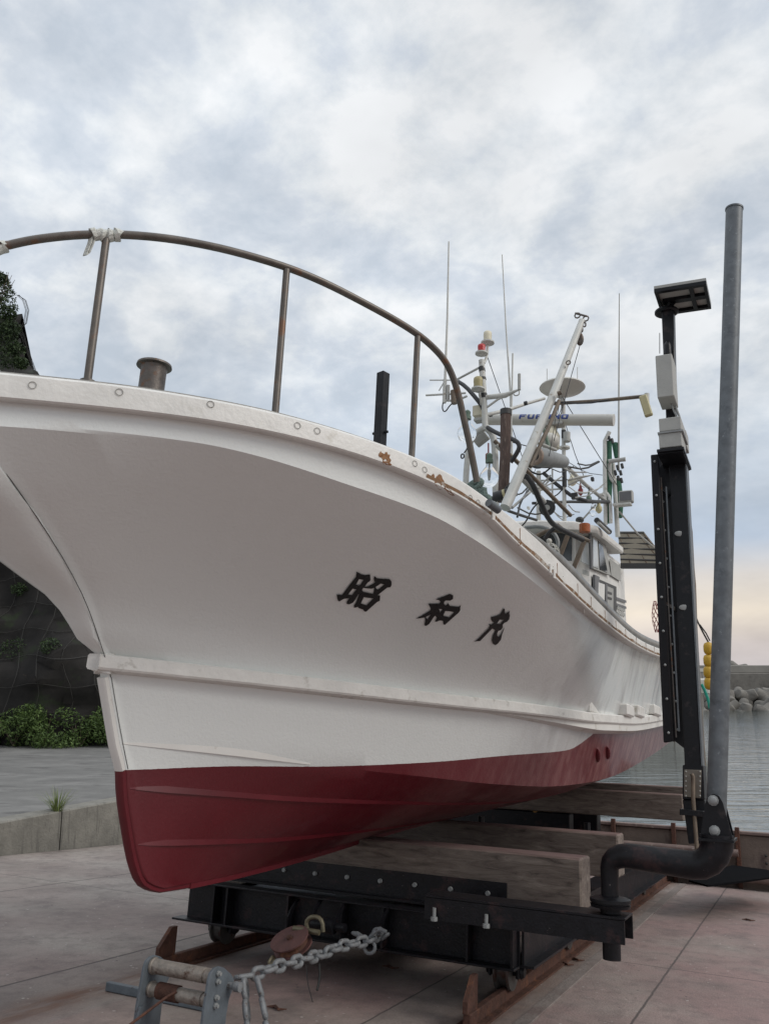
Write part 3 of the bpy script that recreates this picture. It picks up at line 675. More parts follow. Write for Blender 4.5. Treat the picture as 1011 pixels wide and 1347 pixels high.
# transom and keel strip
tr = P_[-1] + Q_[-1][::-1]
mb.bm.faces.new(tr)
for i in range(NI): mb.bm.faces.new((P_[i][-1], Q_[i][-1], Q_[i+1][-1], P_[i+1][-1]))
bmesh.ops.remove_doubles(mb.bm, verts=mb.bm.verts, dist=.0004)
bmesh.ops.recalc_face_normals(mb.bm, faces=mb.bm.faces)
HB = BVHTree.FromBMesh(mb.bm)
vals = [(fr(v.co)) for v in mb.bm.verts]
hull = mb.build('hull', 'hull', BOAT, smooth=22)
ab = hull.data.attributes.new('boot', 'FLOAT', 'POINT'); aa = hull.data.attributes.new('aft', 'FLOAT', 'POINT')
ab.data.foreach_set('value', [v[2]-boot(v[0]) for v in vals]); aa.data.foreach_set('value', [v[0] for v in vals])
def onhull(u, v, off=.004):
    h = HB.ray_cast(CAMP, ray(u, v).normalized())
    if h[0] is None: return None
    nn = h[1]; nn = nn if nn.dot(h[0]-CAMP) < 0 else -nn
    return h[0] + nn*off
def hullpt(s, b_, h_, sg=1): return W(s, NC+sg*b_, h_)

# gunwale: heavy rubbing fascia with its cap, both sides
def gun_path(s_from, s_to, n, f):
    return [f(s_from + (s_to-s_from)*(k/n)**1.6) for k in range(n+1)]
def outv(s, Bf):      # outward unit in the (s, n) plane for a plan curve
    e = .01; db = (Bf(s+e)-Bf(max(s, s-e)))/e; l = math.hypot(1, db); return (-db/l, 1/l)
for sg in (1, -1):
    secs = []; caps = []
    for k in range(101):
        s = 1.5 + (S1-1.5)*(k/100)**1.7
        os, on = outv(max(s, 1.52), GB); b_ = GB(s); ht, hb = h_top(s), h_fb(s)
        if k == 0: os, on = -1, .0
        pt = lambda o_, h_: W(s+os*o_, NC + sg*max(0., (b_+on*o_)), h_)
        th = ht-hb
        secs.append([pt(-.10, hb+.012), pt(.008, hb), pt(.016, hb+.006), pt(.016, hb+th*.5), pt(.014, ht-.012), pt(.004, ht), pt(-.03, ht+.002), pt(-.16, ht+.005), pt(-.16, ht-.05)])
        caps.append([pt(-.045, ht+.001), pt(-.045, ht+.026), pt(-.20, ht+.034), pt(-.20, ht+.001)])
    mb = MB(); mb.sweep(secs); o = mb.build('gunwale', 'gun', BOAT, smooth=18)
    if sg == 1: GUN = o
    mb = MB(); cut = int(100*((3.62-1.5)/(S1-1.5))**(1/1.7))
    mb.sweep(caps[:cut]); mb.build('gunwale_cap', 'silver', BOAT)
    # raised steel capping further aft
    mb = MB(); sec2 = []
    for k in range(cut+6, 101):
        s = 1.5 + (S1-1.5)*(k/100)**1.7; os, on = outv(s, GB); b_ = GB(s); ht = h_top(s)
        pt = lambda o_, h_: W(s+os*o_, NC + sg*(b_+on*o_), h_)
        q_ = min(1, (k-cut-6)/6); sec2.append([pt(-.012, ht+.001), pt(.002, ht+.02*q_+.002), pt(.0, ht+.06*q_+.003), pt(-.02, ht+.074*q_+.004), pt(-.10, ht+.078*q_+.004), pt(-.12, ht+.001)])
    mb.sweep(sec2); mb.build('capping_rail', 'capsteel', BOAT, smooth=60)
    # lower rubbing strake
    secs = []; sec3 = []; sec4 = []
    for k in range(90):
        s = 2.93 + (S1-2.93)*(k/89)**1.5; os, on = outv(max(s, 2.97), RB); b_ = RB(s); h0 = h_rb(s); 
        proud = .048; hh = .074
        pt = lambda o_, h_: W(s+os*o_, NC+sg*(b_+on*o_), h_)
        secs.append([pt(-.06, h0+.008), pt(proud*.85, h0), pt(proud, h0-.008), pt(proud*1.02, h0-hh*.86), pt(proud*.85, h0-hh), pt(-.06, h0-hh-.016)])
        if s > 5.0:
            q = min(1, (s-5.0)/1.8)
            sec3.append([pt(-.06, h0-hh+.03), pt(-.03+.06*q, h0-hh+.004+.02*(1-q)), pt(-.03+.06*q, h0-hh-.055*q), pt(-.06, h0-hh-.02-.065*q)])
    mb = MB(); mb.sweep(secs); mb.build('rubbing_strake', 'white2', BOAT, smooth=18)
    mb = MB(); mb.sweep(sec3); mb.build('lower_strake', 'white', BOAT, smooth=40)
    # bottom strakes and the crease line of the spray chine
    mb = MB(); sec = []
    for wq, s_end in ((.30, 9.5), (.68, 7.5)):
        sec = []
        for i in range(2, NI):
            col = hull_cols(i); f_ = 18 + (wq*10 if wq <= .7 else 7); j = int(f_); p = mixv(col[j], col[min(j+1, len(col)-1)], f_-j); p2 = mixv(col[j-1], col[j], f_-j) ; p3 = mixv(col[j+1], col[min(j+2, len(col)-1)], f_-j)
            if p[0] > s_end: break
            g_ = min(1, (i-2)/14)*min(1, (s_end-p[0])/1.0)
            A = W(p[0], NC+sg*p[1], p[2]); up_ = (W(p2[0], NC+sg*p2[1], p2[2])-A).normalized(); dn = (W(p3[0], NC+sg*p3[1], p3[2])-A).normalized()
            ot = (VR*sg - VH*.35).normalized()
            sec.append([A+up_*.028*g_+up_*.002, A+ot*.010*g_+ot*.001, A+dn*.003, A-ot*.02])
        mb.sweep(sec)
    mb.build('spray_strake', 'redpaint', BOAT, smooth=30)
# crease of the spray chine where it runs through the white paint
for sg in (1, -1):
    sec = []
    for i in range(3, NI):
        col = hull_cols(i); a = col[18]
        if a[0] > 4.12: break
        g_ = min(1, (i-3)/25)*min(1, (4.14-a[0])/.35)
        A = W(a[0], NC+sg*a[1], a[2]); up_ = (W(col[17][0], NC+sg*col[17][1], col[17][2])-A).normalized(); dn = (W(col[19][0], NC+sg*col[19][1], col[19][2])-A).normalized(); ot = (VR*sg - VH*.3).normalized()
        sec.append([A+up_*(.035*g_+.004)+ot*.0015, A+ot*(.009*g_+.002), A+dn*.003, A-ot*.02])
    mb = MB(); mb.sweep(sec); mb.build('spray_strake', 'white', BOAT, smooth=25)
# stem bar, from keel foot to the bow tip
c0 = hull_cols(0); stem = [(a[0]-.012, a[2]) for a in c0]
for (nm, mt, rng) in (('stem_bar', 'white', range(15, 20)), ('stem_bar', 'redpaint', range(19, 33))):
    secs = []
    rr = list(rng); pts = [stem[k] for k in rr]
    # cut at the boot line
    if mt == 'white': pts = [p for p in pts if p[1] > 1.40] + [(3.19, 1.386)]
    else: pts = [(3.19, 1.386)] + [p for p in pts if p[1] < 1.37] + [(3.72, .808), (3.9, .808)]
    for k, (s, h_) in enumerate(pts):
        a = pts[max(0, k-1)]; b_ = pts[min(len(pts)-1, k+1)]; tx, th = b_[0]-a[0], b_[1]-a[1]; l = math.hypot(tx, th); ox, oh = th/l, -tx/l     # forward-down normal
        if ox > 0: ox, oh = -ox, -oh
        if k == len(pts)-1 and mt != 'white': ox, oh = 0, -1
        hw = .026; 
        secs.append([W(s-ox*.05, NC-hw, h_-oh*.05), W(s+ox*.018, NC-hw, h_+oh*.018), W(s+ox*.024, NC-hw*.6, h_+oh*.024), W(s+ox*.024, NC+hw*.6, h_+oh*.024), W(s+ox*.018, NC+hw, h_+oh*.018), W(s-ox*.05, NC+hw, h_-oh*.05)])
    mb = MB(); mb.sweep(secs); mb.build(nm, mt, BOAT, smooth=50)
# keel
mb = MB(); mb.sweep([[W(s, NC-.03, h_kl(s)+.05), W(s, NC-.03, h_kl(s)-.03), W(s, NC+.03, h_kl(s)-.03), W(s, NC+.03, h_kl(s)+.05)] for s in [3.8+k*.4 for k in range(19)]]); mb.build('keel', 'redpaint', BOAT)
mb = MB(); mb.sb(10.95, 11.3, NC-.03, NC+.03, .75, 1.7, .01); mb.build('rudder', 'redpaint', BOAT)
mb = MB()
for k in range(3):
    a = k*2.094+.3; d = VR*math.cos(a)+VH*math.sin(a); e = VR*-math.sin(a)+VH*math.cos(a); c = W(10.7, NC, .98)
    mb.prism([c, c+d*.12+e*.09+VS*.03, c+d*.27+e*.07, c+d*.30, c+d*.25-e*.08, c+d*.10-e*.07], VS*.012)
mb.lathe(W(10.6, NC, .98), W(10.8, NC, .98), [(0, .035), (.5, .05), (1, .02)]); mb.build('propeller', 'brass', BOAT)
# deck
mb = MB(); rows = []
for k in range(60):
    s = 1.75 + (S1-1.8)*(k/59)**1.3; q_ = min(1, max(0, (s-4.2)/1.5)); b_ = max(.01, GB(s)-.13-.12*q_); rows.append([W(s, NC+b_*q, h_top(s)-.03-.3*q_) for q in (-1, -.5, 0, .5, 1)])
mb.grid(rows); bmesh.ops.recalc_face_normals(mb.bm, faces=mb.bm.faces); mb.build('deck', 'deck', BOAT)

# paint marks: the boat name, traced and laid on the planking
def zo(pts, ox, oy, sc): return [(ox+x/sc, oy+y/sc) for x, y in pts]
CH_ = [((440, 745, 12.64),
   [(358,75),(400,95),(450,125),(520,132),(585,122),(592,215),(575,240),(545,255),(490,330),(560,315),(640,275),(665,250),(648,220),(645,180),(657,150),(700,185),(800,195),(910,200),(940,240),(940,300),(920,335),(870,340),(710,465),(752,475),(745,560),(700,580),(520,740),(490,738),(465,705),(400,682),(375,660),(355,672),(315,674),(320,630),(345,600),(405,440),(390,452),(340,540),(300,590),(240,620),(195,612),(195,580),(240,515),(140,530),(110,550),(75,572),(50,555),(35,500),(30,455),(125,460),(180,380),(350,160)],
   [[(400,200),(475,212),(420,295),(385,305),(355,285)],[(295,358),(355,370),(285,465),(220,455)],[(675,330),(760,275),(825,285),(715,378),(690,360)],[(480,500),(560,512),(640,518),(525,635),(430,605)],[(455,370),(470,345),(600,360),(655,345),(645,400),(640,445),(560,430),(480,410),(455,395)]]),
  ((540, 770, 12.64),
   [(78,540),(170,495),(325,400),(325,370),(285,292),(470,292),(490,260),(470,235),(405,218),(560,165),(640,130),(700,155),(695,215),(650,242),(575,240),(550,262),(545,290),(570,325),(590,310),(615,280),(645,330),(790,345),(825,315),(815,365),(820,395),(790,440),(560,645),(535,635),(530,575),(470,572),(430,592),(395,590),(430,525),(400,492),(380,510),(300,630),(245,665),(220,650),(235,580),(225,520),(150,535)],
   [[(245,515),(328,468),(275,555)],[(465,380),(520,380),(485,448)],[(570,412),(718,430),(635,520),(530,490)]]),
  ((615, 790, 15.55),
   [(725,145),(745,160),(750,245),(790,240),(852,190),(838,240),(850,300),(835,370),(790,420),(740,440),(705,475),(705,530),(670,585),(610,610),(590,660),(595,710),(620,730),(655,690),(700,600),(738,530),(730,570),(690,680),(665,790),(600,870),(550,900),(500,870),(480,800),(500,700),(555,590),(490,560),(240,815),(190,815),(120,825),(190,780),(420,550),(435,510),(420,465),(480,480),(530,430),(490,415),(465,370),(468,315),(520,315),(640,275),(680,220),(715,150)],
   [[(640,378),(725,378),(655,465),(580,460)]])]
def dens(p, m=1.2):
    r = []
    for i in range(len(p)):
        a, b_ = p[i], p[(i+1) % len(p)]; k = max(1, int(math.dist(a, b_)/m)); r += [(a[0]+(b_[0]-a[0])*q/k, a[1]+(b_[1]-a[1])*q/k) for q in range(k)]
    return r
for (ox, oy, sc), outer, holes in CH_:
    loops = [dens(zo(outer, ox, oy, sc))] + [dens(zo(h_, ox, oy, sc)) for h_ in holes]
    tris = tessellate_polygon([[Vector((x, y, 0)) for x, y in l] for l in loops]); flat = [p for l in loops for p in l]
    mb = MB(); vs = []
    for x, y in flat: vs.append(mb.bm.verts.new(onhull(x, y, .006)))
    for t_ in tris:
        try: mb.bm.faces.new([vs[k] for k in t_])
        except ValueError: pass
    mb.build('name_character', 'ink', BOAT)
# plug rings and butt joints on the fascia
gb = None
def ongun(u, v, off=.003):
    global gb
    if gb is None:
        bm_ = bmesh.new(); bm_.from_mesh(GUN.data); bmesh.ops.translate(bm_, verts=bm_.verts, vec=ROOTS[BOAT.name]); gb = BVHTree.FromBMesh(bm_)
    h = gb.ray_cast(CAMP, ray(u, v).normalized())
    if h[0] is None: return None, None
    nn = h[1] if h[1].dot(h[0]-CAMP) < 0 else -h[1]
    return h[0]+nn*off, nn
M['scribe'] = mat('scribed_line', (.22, .21, .19), .7)
for (u, v) in [(43, 507), (157, 516), (277, 532), (391, 560), (417, 567), (545, 610), (558, 618), (618, 655), (628, 661)]:
    p, nn = ongun(u, v)
    if p is None: continue
    x = nn.orthogonal().normalized(); y = nn.cross(x); mb = MB()
    mb.tube([p + (x*math.cos(k*.5236)+y*math.sin(k*.5236))*.0145 for k in range(12)], .0014, 4, closed=True); mb.build('plug_ring', 'scribe', BOAT)
for (u0, v0, u1, v1) in [(401, 552, 395, 576), (649, 676, 641, 688), (740, 758, 735, 770), (727, 745, 722, 757)]:
    a, _ = ongun(u0, v0, .001); b_, _ = ongun(u1, v1, .001)
    if a and b_: mb = MB(); mb.tube([a, b_], .0022, 4); mb.build('butt_joint', 'scribe', BOAT)
# rust bleeding from the fascia bolts
M['ruststain'] = mat('rust_stain', (.24, .125, .06), .8, var=.3, vscale=60, spots=[((.18, .07, .02), 60, .5, .1, one)])
def blotch(u, v, ru, rv, seed, tilt=0):
    rnd = random.Random(seed); mb = MB(); pts = []
    for k in range(18):
        a = k/18*6.2832; r_ = 1+rnd.uniform(-.3, .25); x, y = ru*r_*math.cos(a), rv*r_*math.sin(a)
        p, _ = ongun(u+x*math.cos(tilt)-y*math.sin(tilt), v+x*math.sin(tilt)+y*math.cos(tilt), .0012)
        if p is None: return
        pts.append(p)
    c, _ = ongun(u, v, .0012)
    cv = mb.bm.verts.new(c); vs = [mb.bm.verts.new(p) for p in pts]
    for k in range(18): mb.bm.faces.new((cv, vs[k], vs[(k+1) % 18]))
    mb.build('rust_stain', 'ruststain', BOAT)
blotch(507, 603, 6, 8.5, 1, -.2); blotch(577, 634, 5.5, 9, 2, -.2); blotch(500, 598, 3, 4, 7, .3); blotch(569, 627, 2.5, 4, 8, .3); blotch(590, 646, 9, 2.2, 3, .75); blotch(683, 714, 2.2, 4, 4); blotch(509, 609, 6, 2, 5, .3)
# rust line under the fascia aft of the rail end
for i, (s0_, s1_) in enumerate([(3.35, 5.0), (5.0, 7.2), (7.2, 9.5)]):
    mb = MB(); rows = []
    for k in range(24):
        s = s0_ + (s1_-s0_)*k/23; os, on = outv(s, GB); b_ = GB(s)
        rows.append([W(s+os*.0225, NC+b_+on*.0225, h_fb(s)+.03+.012*noise.noise(Vector((s*5, 0, 0)))), W(s+os*.017, NC+b_+on*.017, h_fb(s)+.016)])
    mb.grid(rows); mb.build('rust_streak', 'ruststain2', BOAT)
# spray-chine blocks on the strake aft
for (u, v, du, dv) in [(780, 930, 10, 15), (826, 934, 7.5, 11), (840, 933, 7.5, 11), (862, 931, 8, 12)]:
    s = None; c = at(u, v, n=NC+RB(8)+.0); sf, nf, hf = fr(c); b_ = RB(sf); c = at(u, v, n=NC+b_+.05); sf, nf, hf = fr(c); t_ = (c-CAMP).length
    mb = MB(); L_ = du*t_/F*3.0; mb.box(W(sf, NC+b_+.02, h_rb(sf)+.045), VS*min(.22, L_), VR*.055, VH*.05, .012); mb.build('rail_block', 'white', BOAT)
for (u, v) in [(785, 993), (798, 990)]:
    p = onhull(u, v, .0); d = (onhull(u, v-5, 0)-onhull(u, v+5, 0)).normalized(); mb = MB(); mb.ball((0, 0, 0), 1, (1, 1, 1), 12)
    o_ = (p-onhull(u, v, -.02)).normalized(); m_ = Matrix((VS*.035, d*.085, o_*.03)).transposed().to_4x4(); m_.translation = p
    bmesh.ops.transform(mb.bm, matrix=m_, verts=mb.bm.verts); mb.build('cooling_scoop', 'redpaint', BOAT)

def smooth_pts0(p):
    for _ in range(3): p = [p[0]] + [(a + b_*2 + c)/4 for a, b_, c in zip(p, p[1:], p[2:])] + [p[-1]]
    return p
# seams where the planking meets the rounded bow face
c0 = hull_cols(0)
for sg in (1, -1):
    mb = MB(); pts = [W(a[0]+.004, NC+sg*(a[1]+.003), a[2]) for a in c0[2:16]] ; mb.tube(smooth_pts0(pts), .0018, 5); mb.build('stem_seam', 'dark', BOAT)

mb = MB(); mb.tube(smooth_pts0([W(a[0]+.006, NC+a[1]+.004, a[2]) for a in c0[15:19]] + [W(3.2, NC+.034, 1.39)]), .0016, 5); mb.build('stem_seam', 'dark', BOAT)
# ---------------- bow rail
def on_plan(u, v, f):        # pixel -> the vertical surface n = NC + f(s)
    d = ray(u, v); o = CAMP; t = .8; prev = None
    while t < 30:
        p = o + d*t; s, n, h = fr(p); g = n - NC - f(s)
        if prev is not None and g <= 0 < prev: return p
        prev = g; t += .004
    return None
fr_ = lambda s: GB(s)-.11
rail_px = [(2, 325), (30, 318), (60, 313), (100, 309), (150, 308), (200, 311), (250, 318), (310, 331), (380, 352), (430, 373), (480, 399), (520, 421), (550, 440), (570, 457), (585, 474), (595, 494), (603, 520), (610, 552), (618, 587), (627, 634)]
rp = [on_plan(u, v, fr_) for u, v in rail_px]
# round the bow: run on to the centreline and mirror
srail = [fr(p) for p in rp]
front = []
s_a, n_a, h_a = srail[0]; b_a = n_a-NC
for q in range(1, 6):
    f_ = q/6; b_ = b_a*math.cos(f_*math.pi/2); front.append((s_a - .24*math.sin(f_*math.pi/2), b_, h_a - .01*f_))
full = [(s, n-NC, h) for s, n, h in reversed(srail)] + front + [(s_a-.24, 0, h_a-.01)] + [(s, -b_, h) for s, b_, h in reversed(front)] + [(s, -(n-NC), h) for s, n, h in srail]
def smooth_pts(p, it=2):
    for _ in range(it):
        q = [p[0]]
        for a, b_ in zip(p, p[1:]): q += [a.lerp(b_, .25), a.lerp(b_, .75)]
        p = q + [p[-1]]
    return p
mb = MB(); mb.tube(smooth_pts([hullpt(s, b_, h) for s, b_, h in full]), .018, 14)
RAIL = mb.build('bow_rail', 'railsteel', BOAT, smooth=60)
for (ut, vt, ub, vb) in [(140, 314, 117, 493), (377, 355, 363, 534), (549, 443, 541, 600)]:
    a = on_plan(ut, vt, fr_); b_ = on_plan(ub, vb, lambda s: GB(s)-.12); sa, na, ha = fr(a); sb_, nb_, hb_ = fr(b_)
    for sg in (1, -1):
        A = W(sa, NC+sg*(na-NC), ha); Bp = W(sb_, NC+sg*(nb_-NC), min(hb_, h_top(sb_)+.03)-.04)
        mb = MB(); mb.cyl(A, Bp, .0165, seg=12); mb.lathe(Bp, Bp+VH*.05, [(0, .032), (.9, .032), (1, .018)], 12); mb.build('rail_post', 'railsteel', BOAT, smooth=60)
# white tape wrapped round the rail
def wrap(u0, v0, u1, v1, lab, tail=None):
    a = on_plan(u0, v0, fr_); b_ = on_plan(u1, v1, fr_); mb = MB(); pts = []; rs = []
    for k in range(15): pts.append(a.lerp(b_, k/14) + Vector((0, 0, .004*math.sin(k*2.1)))); rs.append(.026+.005*math.sin(k*1.7)+.003*math.cos(k*4.1))
    mb.tube(pts, rs, 12)
    if tail:
        tp = [on_plan(u, v, fr_) for u, v in tail]; mb.sweep([[p+VS*.002+VR*.011, p-VS*.002+VR*.011, p-VS*.002-VR*.011, p+VS*.002-VR*.011] for p in tp])
    tag(mb.build('tape_wrap', 'cloth', smooth=20), lab, 'tape wrap')
wrap(121, 309, 160, 309, 'white tape wrapped round the bow rail above its left post, one end dangling', [(121, 308), (118, 320), (114, 330), (112, 336), (116, 333), (120, 324), (123, 316)])
wrap(-10, 328, 6, 324, 'white tape wrapped round the bow rail at the left picture edge')

# ---------------- foredeck fittings
def bp(u, v, b_off): return at(u, v, n=NC+b_off)
a = bp(200, 505, .42); t_ = (a-CAMP).length; k_ = t_/F
mb = MB(); mb.lathe(a - VH*.05, a + VH*.098, [(0, 16*k_), (.78, 16*k_), (.90, 17*k_), (.93, 22*k_), (1.0, 21.5*k_)], 28)
mb.build('mooring_drum', 'steel', BOAT, smooth=30)
a = bp(499, 590, .95); b_ = bp(499, 486, .95); kk = (a-CAMP).length/F
h0 = fr(a)[2]; s0_, n0_, _ = fr(a); top = fr(b_)[2]
mb = MB(); mb.box(W(s0_, n0_, (h0-.1+top)/2), (VS+VR*.3).normalized()*.030, (VR-VS*.3).normalized()*.028, VH*(top-h0+.1)/2, .003); PST = mb.build('samson_post', 'black', BOAT)
mb = MB(); mb.cyl(W(s0_, n0_-.05, h0+.1), W(s0_, n0_+.05, h0+.1), .008); mb.build('post_pin', 'black', BOAT)

# ---------------- rigging helpers (everything at its own distance down the boat)
def T(name, m, pts, r, seg=10, sub=1, parent=None):
    P3 = [at(u, v, s=s) for (u, v, s) in pts]
    if sub and len(P3) > 2: P3 = smooth_pts(P3, sub)
    mb = MB(); mb.tube(P3, r, seg); return mb.build(name, m, parent or BOAT, smooth=60)
def px(s, u=700, v=600): return (at(u, v, s=s)-CAMP).dot(Vector((0, math.cos(PT), math.sin(PT))))/F
sA, sB, sC, sD = 6.6, 7.4, 8.2, 9.6
kA, kB, kC, kD = (px(s) for s in (sA, sB, sC, sD))
# front mast and its arch
MA = T('mast', 'pole_white', [(633, 474, sA), (636, 520, sA), (638, 566, sA)], 4.3*kA)
for (a, b_) in [((633, 483), (634, 489)), ((634.5, 497), (635, 500)), ((636, 518), (636.4, 524))]: T('mast_band', 'dark', [(*a, sA), (*b_, sA)], 4.7*kA, parent=MA)
T('mast_leg', 'pole_white', [(612, 668, sA), (613, 610, sA), (620, 572, sA), (638, 562, sA)], 4.2*kA)
T('mast_leg', 'pole_white', [(638, 561, sA), (648, 572, sA), (651, 590, sA), (652, 680, sA)], 4.6*kA)
T('mast_brace', 'pole_white', [(601, 499, sA+.3), (633, 482, sA)], 1.7*kA); T('mast_brace', 'pole_white', [(560, 520, sA), (612, 517, sA)], .01)
def lantern(u, v0, v1, r, base_r, m, s, nm='navigation_light'):
    k = px(s); a = at(u, v1, s=s); b_ = at(u, v0, s=s); mb = MB()
    mb.lathe(a, b_, [(0, r*k*.95), (.1, r*k), (.35, r*k*.93), (.62, r*k), (.88, r*k*.95), (.97, r*k*.7), (1, r*k*.2)], 18); L_ = mb.build(nm, m, BOAT, smooth=50)
    mb = MB(); mb.lathe(a-VH*.035, a, [(0, base_r*k*.35), (.4, base_r*k*.6), (.6, base_r*k), (1, base_r*k)], 18); mb.build('light_base', 'pole_white', L_)
lantern(641, 436, 450, 6, 9.5, 'cream', sA+.1); lantern(633, 453, 464, 5.6, 9, 'red', sA); lantern(628.5, 496, 511, 6.6, 9.5, 'ochre', sA-.1)
T('mast_pipe', 'pole_white', [(641, 453, sA+.1), (640, 470, sA+.1), (636, 478, sA)], 2*kA)
T('mast_pipe', 'pole_white', [(630, 516, sA-.1), (633, 535, sA)], 1.6*kA)
T('cable_bundle', 'hose', [(599, 500, sA+.2), (612, 508, sA+.1), (626, 524, sA), (635, 536, sA), (637, 548, sA)], 3.0*kA, 8)
# antenna cluster on the left
WA = T('whip_antenna', 'pole_white', [(590, 318, sA), (588, 420, sA), (585, 500, sA)], [1.1*kA, 1.5*kA, 1.9*kA], sub=0)
T('antenna_base', 'pole_white', [(585, 499, sA), (584, 530, sA)], 2.8*kA, parent=WA)
for (a, b_) in [((565, 500), (602, 500)), ((579, 519), (590, 518)), ((577, 514), (584, 502))]: T('antenna_radial', 'pole_white', [(*a, sA), (*b_, sA)], .9*kA, 6, parent=WA)
T('gps_mushroom', 'boxgrey', [(589, 507, sA), (589, 527, sA)], 2.6*kA)
T('antenna_cable', 'dark', [(583, 526, sA), (581, 538, sA), (585, 543, sA), (592, 532, sA), (600, 528, sA)], .9*kA, 6, 2)
T('socket_box', 'brown', [(596, 514, sA), (597, 531, sA)], 4.4*kA)
T('antenna_arm', 'pole_white', [(584, 527, sA), (600, 527, sA), (614, 521, sA)], 1.6*kA)
WB = T('whip_antenna', 'pole_white', [(660, 335, sA+.6), (665, 430, sA+.6), (671, 520, sA+.6), (673, 600, sA+.6)], [.8*kA, 1.1*kA, 1.5*kA, 1.6*kA], sub=0)
T('whip_antenna', 'pole_white', [(674, 465, sA+.6), (672, 560, sA+.6)], 1.3*kA)
T('spreader', 'pole_white', [(637, 523, sA), (664, 520, sA), (681, 513, sA)], [3.4*kA, 3.8*kA, 1.4*kA], sub=0)
T('spreader', 'pole_white', [(637, 538, sA), (655, 525, sA), (672, 518, sA)], 1.6*kA, sub=0)
T('stub_antenna', 'boxgrey', [(682.5, 492, sA), (682.5, 513, sA)], 2.2*kA)
T('stub_antenna_cable', 'pole_white', [(682, 513, sA), (683, 519, sA), (677, 521, sA), (674, 517, sA)], .9*kA, 6, 2)
T('forestay', 'pole_white', [(637, 546, sA), (665, 540, sA+.2), (695, 530, sA+.5), (716, 524, sA+.6)], [2.6*kA, 2.6*kA, 2.4*kA, 2.2*kA], sub=0)
for u, v in [(645, 545), (664, 539), (691, 530)]: T('clamp', 'dark', [(u-2, v+1, sA+.3), (u+2, v, sA+.3)], 3.1*kA)
# radar scanner
mb = MB(); a, b_ = at(638, 552, s=sB), at(807, 552.5, s=sB); k = kB
mb.lathe(a, b_, [(0, 6.9*k), (.004, 7.6*k), (.985, 7.6*k), (.988, 7.9*k), (1, 7.7*k)], 24); RD = mb.build('radar_scanner', 'cream2', BOAT, smooth=60)
mb = MB(); mb.box(at(724, 560, s=sB), VR*17*k, VS*8*k, VH*2.2*k, 1*k); mb.build('scanner_foot', 'boxgrey', RD)
mb = MB(); mb.lathe(at(724, 590, s=sB), at(724, 561, s=sB), [(0, 11*k), (.55, 12*k), (.8, 8*k), (1, 6*k)], 20); mb.build('scanner_gearbox', 'cream', RD)
# lettering on the scanner
pl, pr_ = at(684, 550, s=sB), at(750, 550, s=sB); axd = (b_-a).normalized()
fwd = (-(VS) - axd*(-VS).dot(axd)).normalized(); upv = axd.cross(-fwd); upv = upv if upv.z > 0 else -upv
GLY = {'F': [(0, 0, .3, 1), (.3, .74, 1, 1), (.3, .38, .85, .62)], 'U': [(0, .2, .3, 1), (.7, .2, 1, 1), (.08, 0, .92, .26)], 'R': [(0, 0, .3, 1), (.3, .76, .95, 1), (.7, .5, 1, .82), (.3, .38, .9, .55), (.66, 0, 1, .4)],
       'N': [(0, 0, .3, 1), (.7, 0, 1, 1), (.3, .62, .5, .95), (.5, .3, .7, .65)], 'O': [(.05, 0, .95, .25), (.05, .75, .95, 1), (0, .2, .3, .8), (.7, .2, 1, .8)]}
mb = MB()
for q, chh in enumerate('FURUNO'):
    for gi, (gx0, gy0, gx1, gy1) in enumerate(GLY[chh]):
        def lp(x, y, o):
            tx = (q + .06 + x*.82)/6; along = (pl.lerp(pr_, tx)-a).dot(axd); ang = math.asin(max(-.95, min(.95, (-.22+.95*y))))
            return a + axd*along + (fwd*math.cos(ang) + upv*math.sin(ang))*(7.6*k + .0012 + gi*.0002 + o)
        ny = 4; rows_ = [[lp(gx0, gy0+(gy1-gy0)*e_/ny, 0), lp(gx1, gy0+(gy1-gy0)*e_/ny, 0)] for e_ in range(ny+1)]
        mb.grid(rows_)
mb.build('lettering', 'blue', RD)
# weathered timber post
T('wooden_post', 'brownpost', [(665, 543, 6.0), (664, 600, 6.0), (661, 660, 6.0)], 7.2*px(6.0), 16, sub=0)
T('post_cap', 'dark', [(665, 539, 6.0), (665, 546, 6.0)], 7.9*px(6.0), 16)
# satellite saucer on its pole
mb = MB(); c = at(739, 512, s=sC); mb.lathe(c-VH*.10, c+VH*.07, [(0, 5*kC), (.25, 8*kC), (.32, 12*kC), (.55, 27*kC), (.68, 30*kC), (.78, 29*kC), (.95, 17*kC), (1, 4*kC)], 32)
SD = mb.build('satellite_saucer', 'cream2', BOAT, smooth=60)
for (u, v) in [(719, 500), (759, 498)]: T('whip_antenna', 'pole_white', [(u, v+8, sC), (u, v-15, sC)], .5*kC, 6)
T('aft_mast', 'pole_white', [(740, 520, sC), (741, 590, sC), (742, 690, sC)], [3*kC, 2.6*kC, 2.6*kC], sub=0)
T('mast_band', 'dark', [(741, 566, sC-.02), (741, 576, sC-.02)], 3.2*kC); T('mast_band', 'dark', [(741.5, 612, sC-.02), (742, 640, sC-.02)], 3.*kC)
T('spotlight_can', 'boxgrey', [(745, 581, sC-.05), (745, 569, sC-.05)], 4.6*kC); T('mast_disc', 'pole_white', [(742, 588, sC), (742, 590, sC)], 7*kC)
T('crossarm', 'brown', [(728, 531, sC), (790, 527, sC-.3), (850, 521, sC-.6)], 2.3*kC, sub=0)
T('crossarm_cable', 'dark', [(728, 529, sC), (770, 531, sC-.3), (800, 526, sC-.35), (846, 521, sC-.6)], 1.1*kC, 6)
T('lamp_bracket', 'pole_white', [(850, 518, sC-.6), (850, 529, sC-.6)], 3*kC)
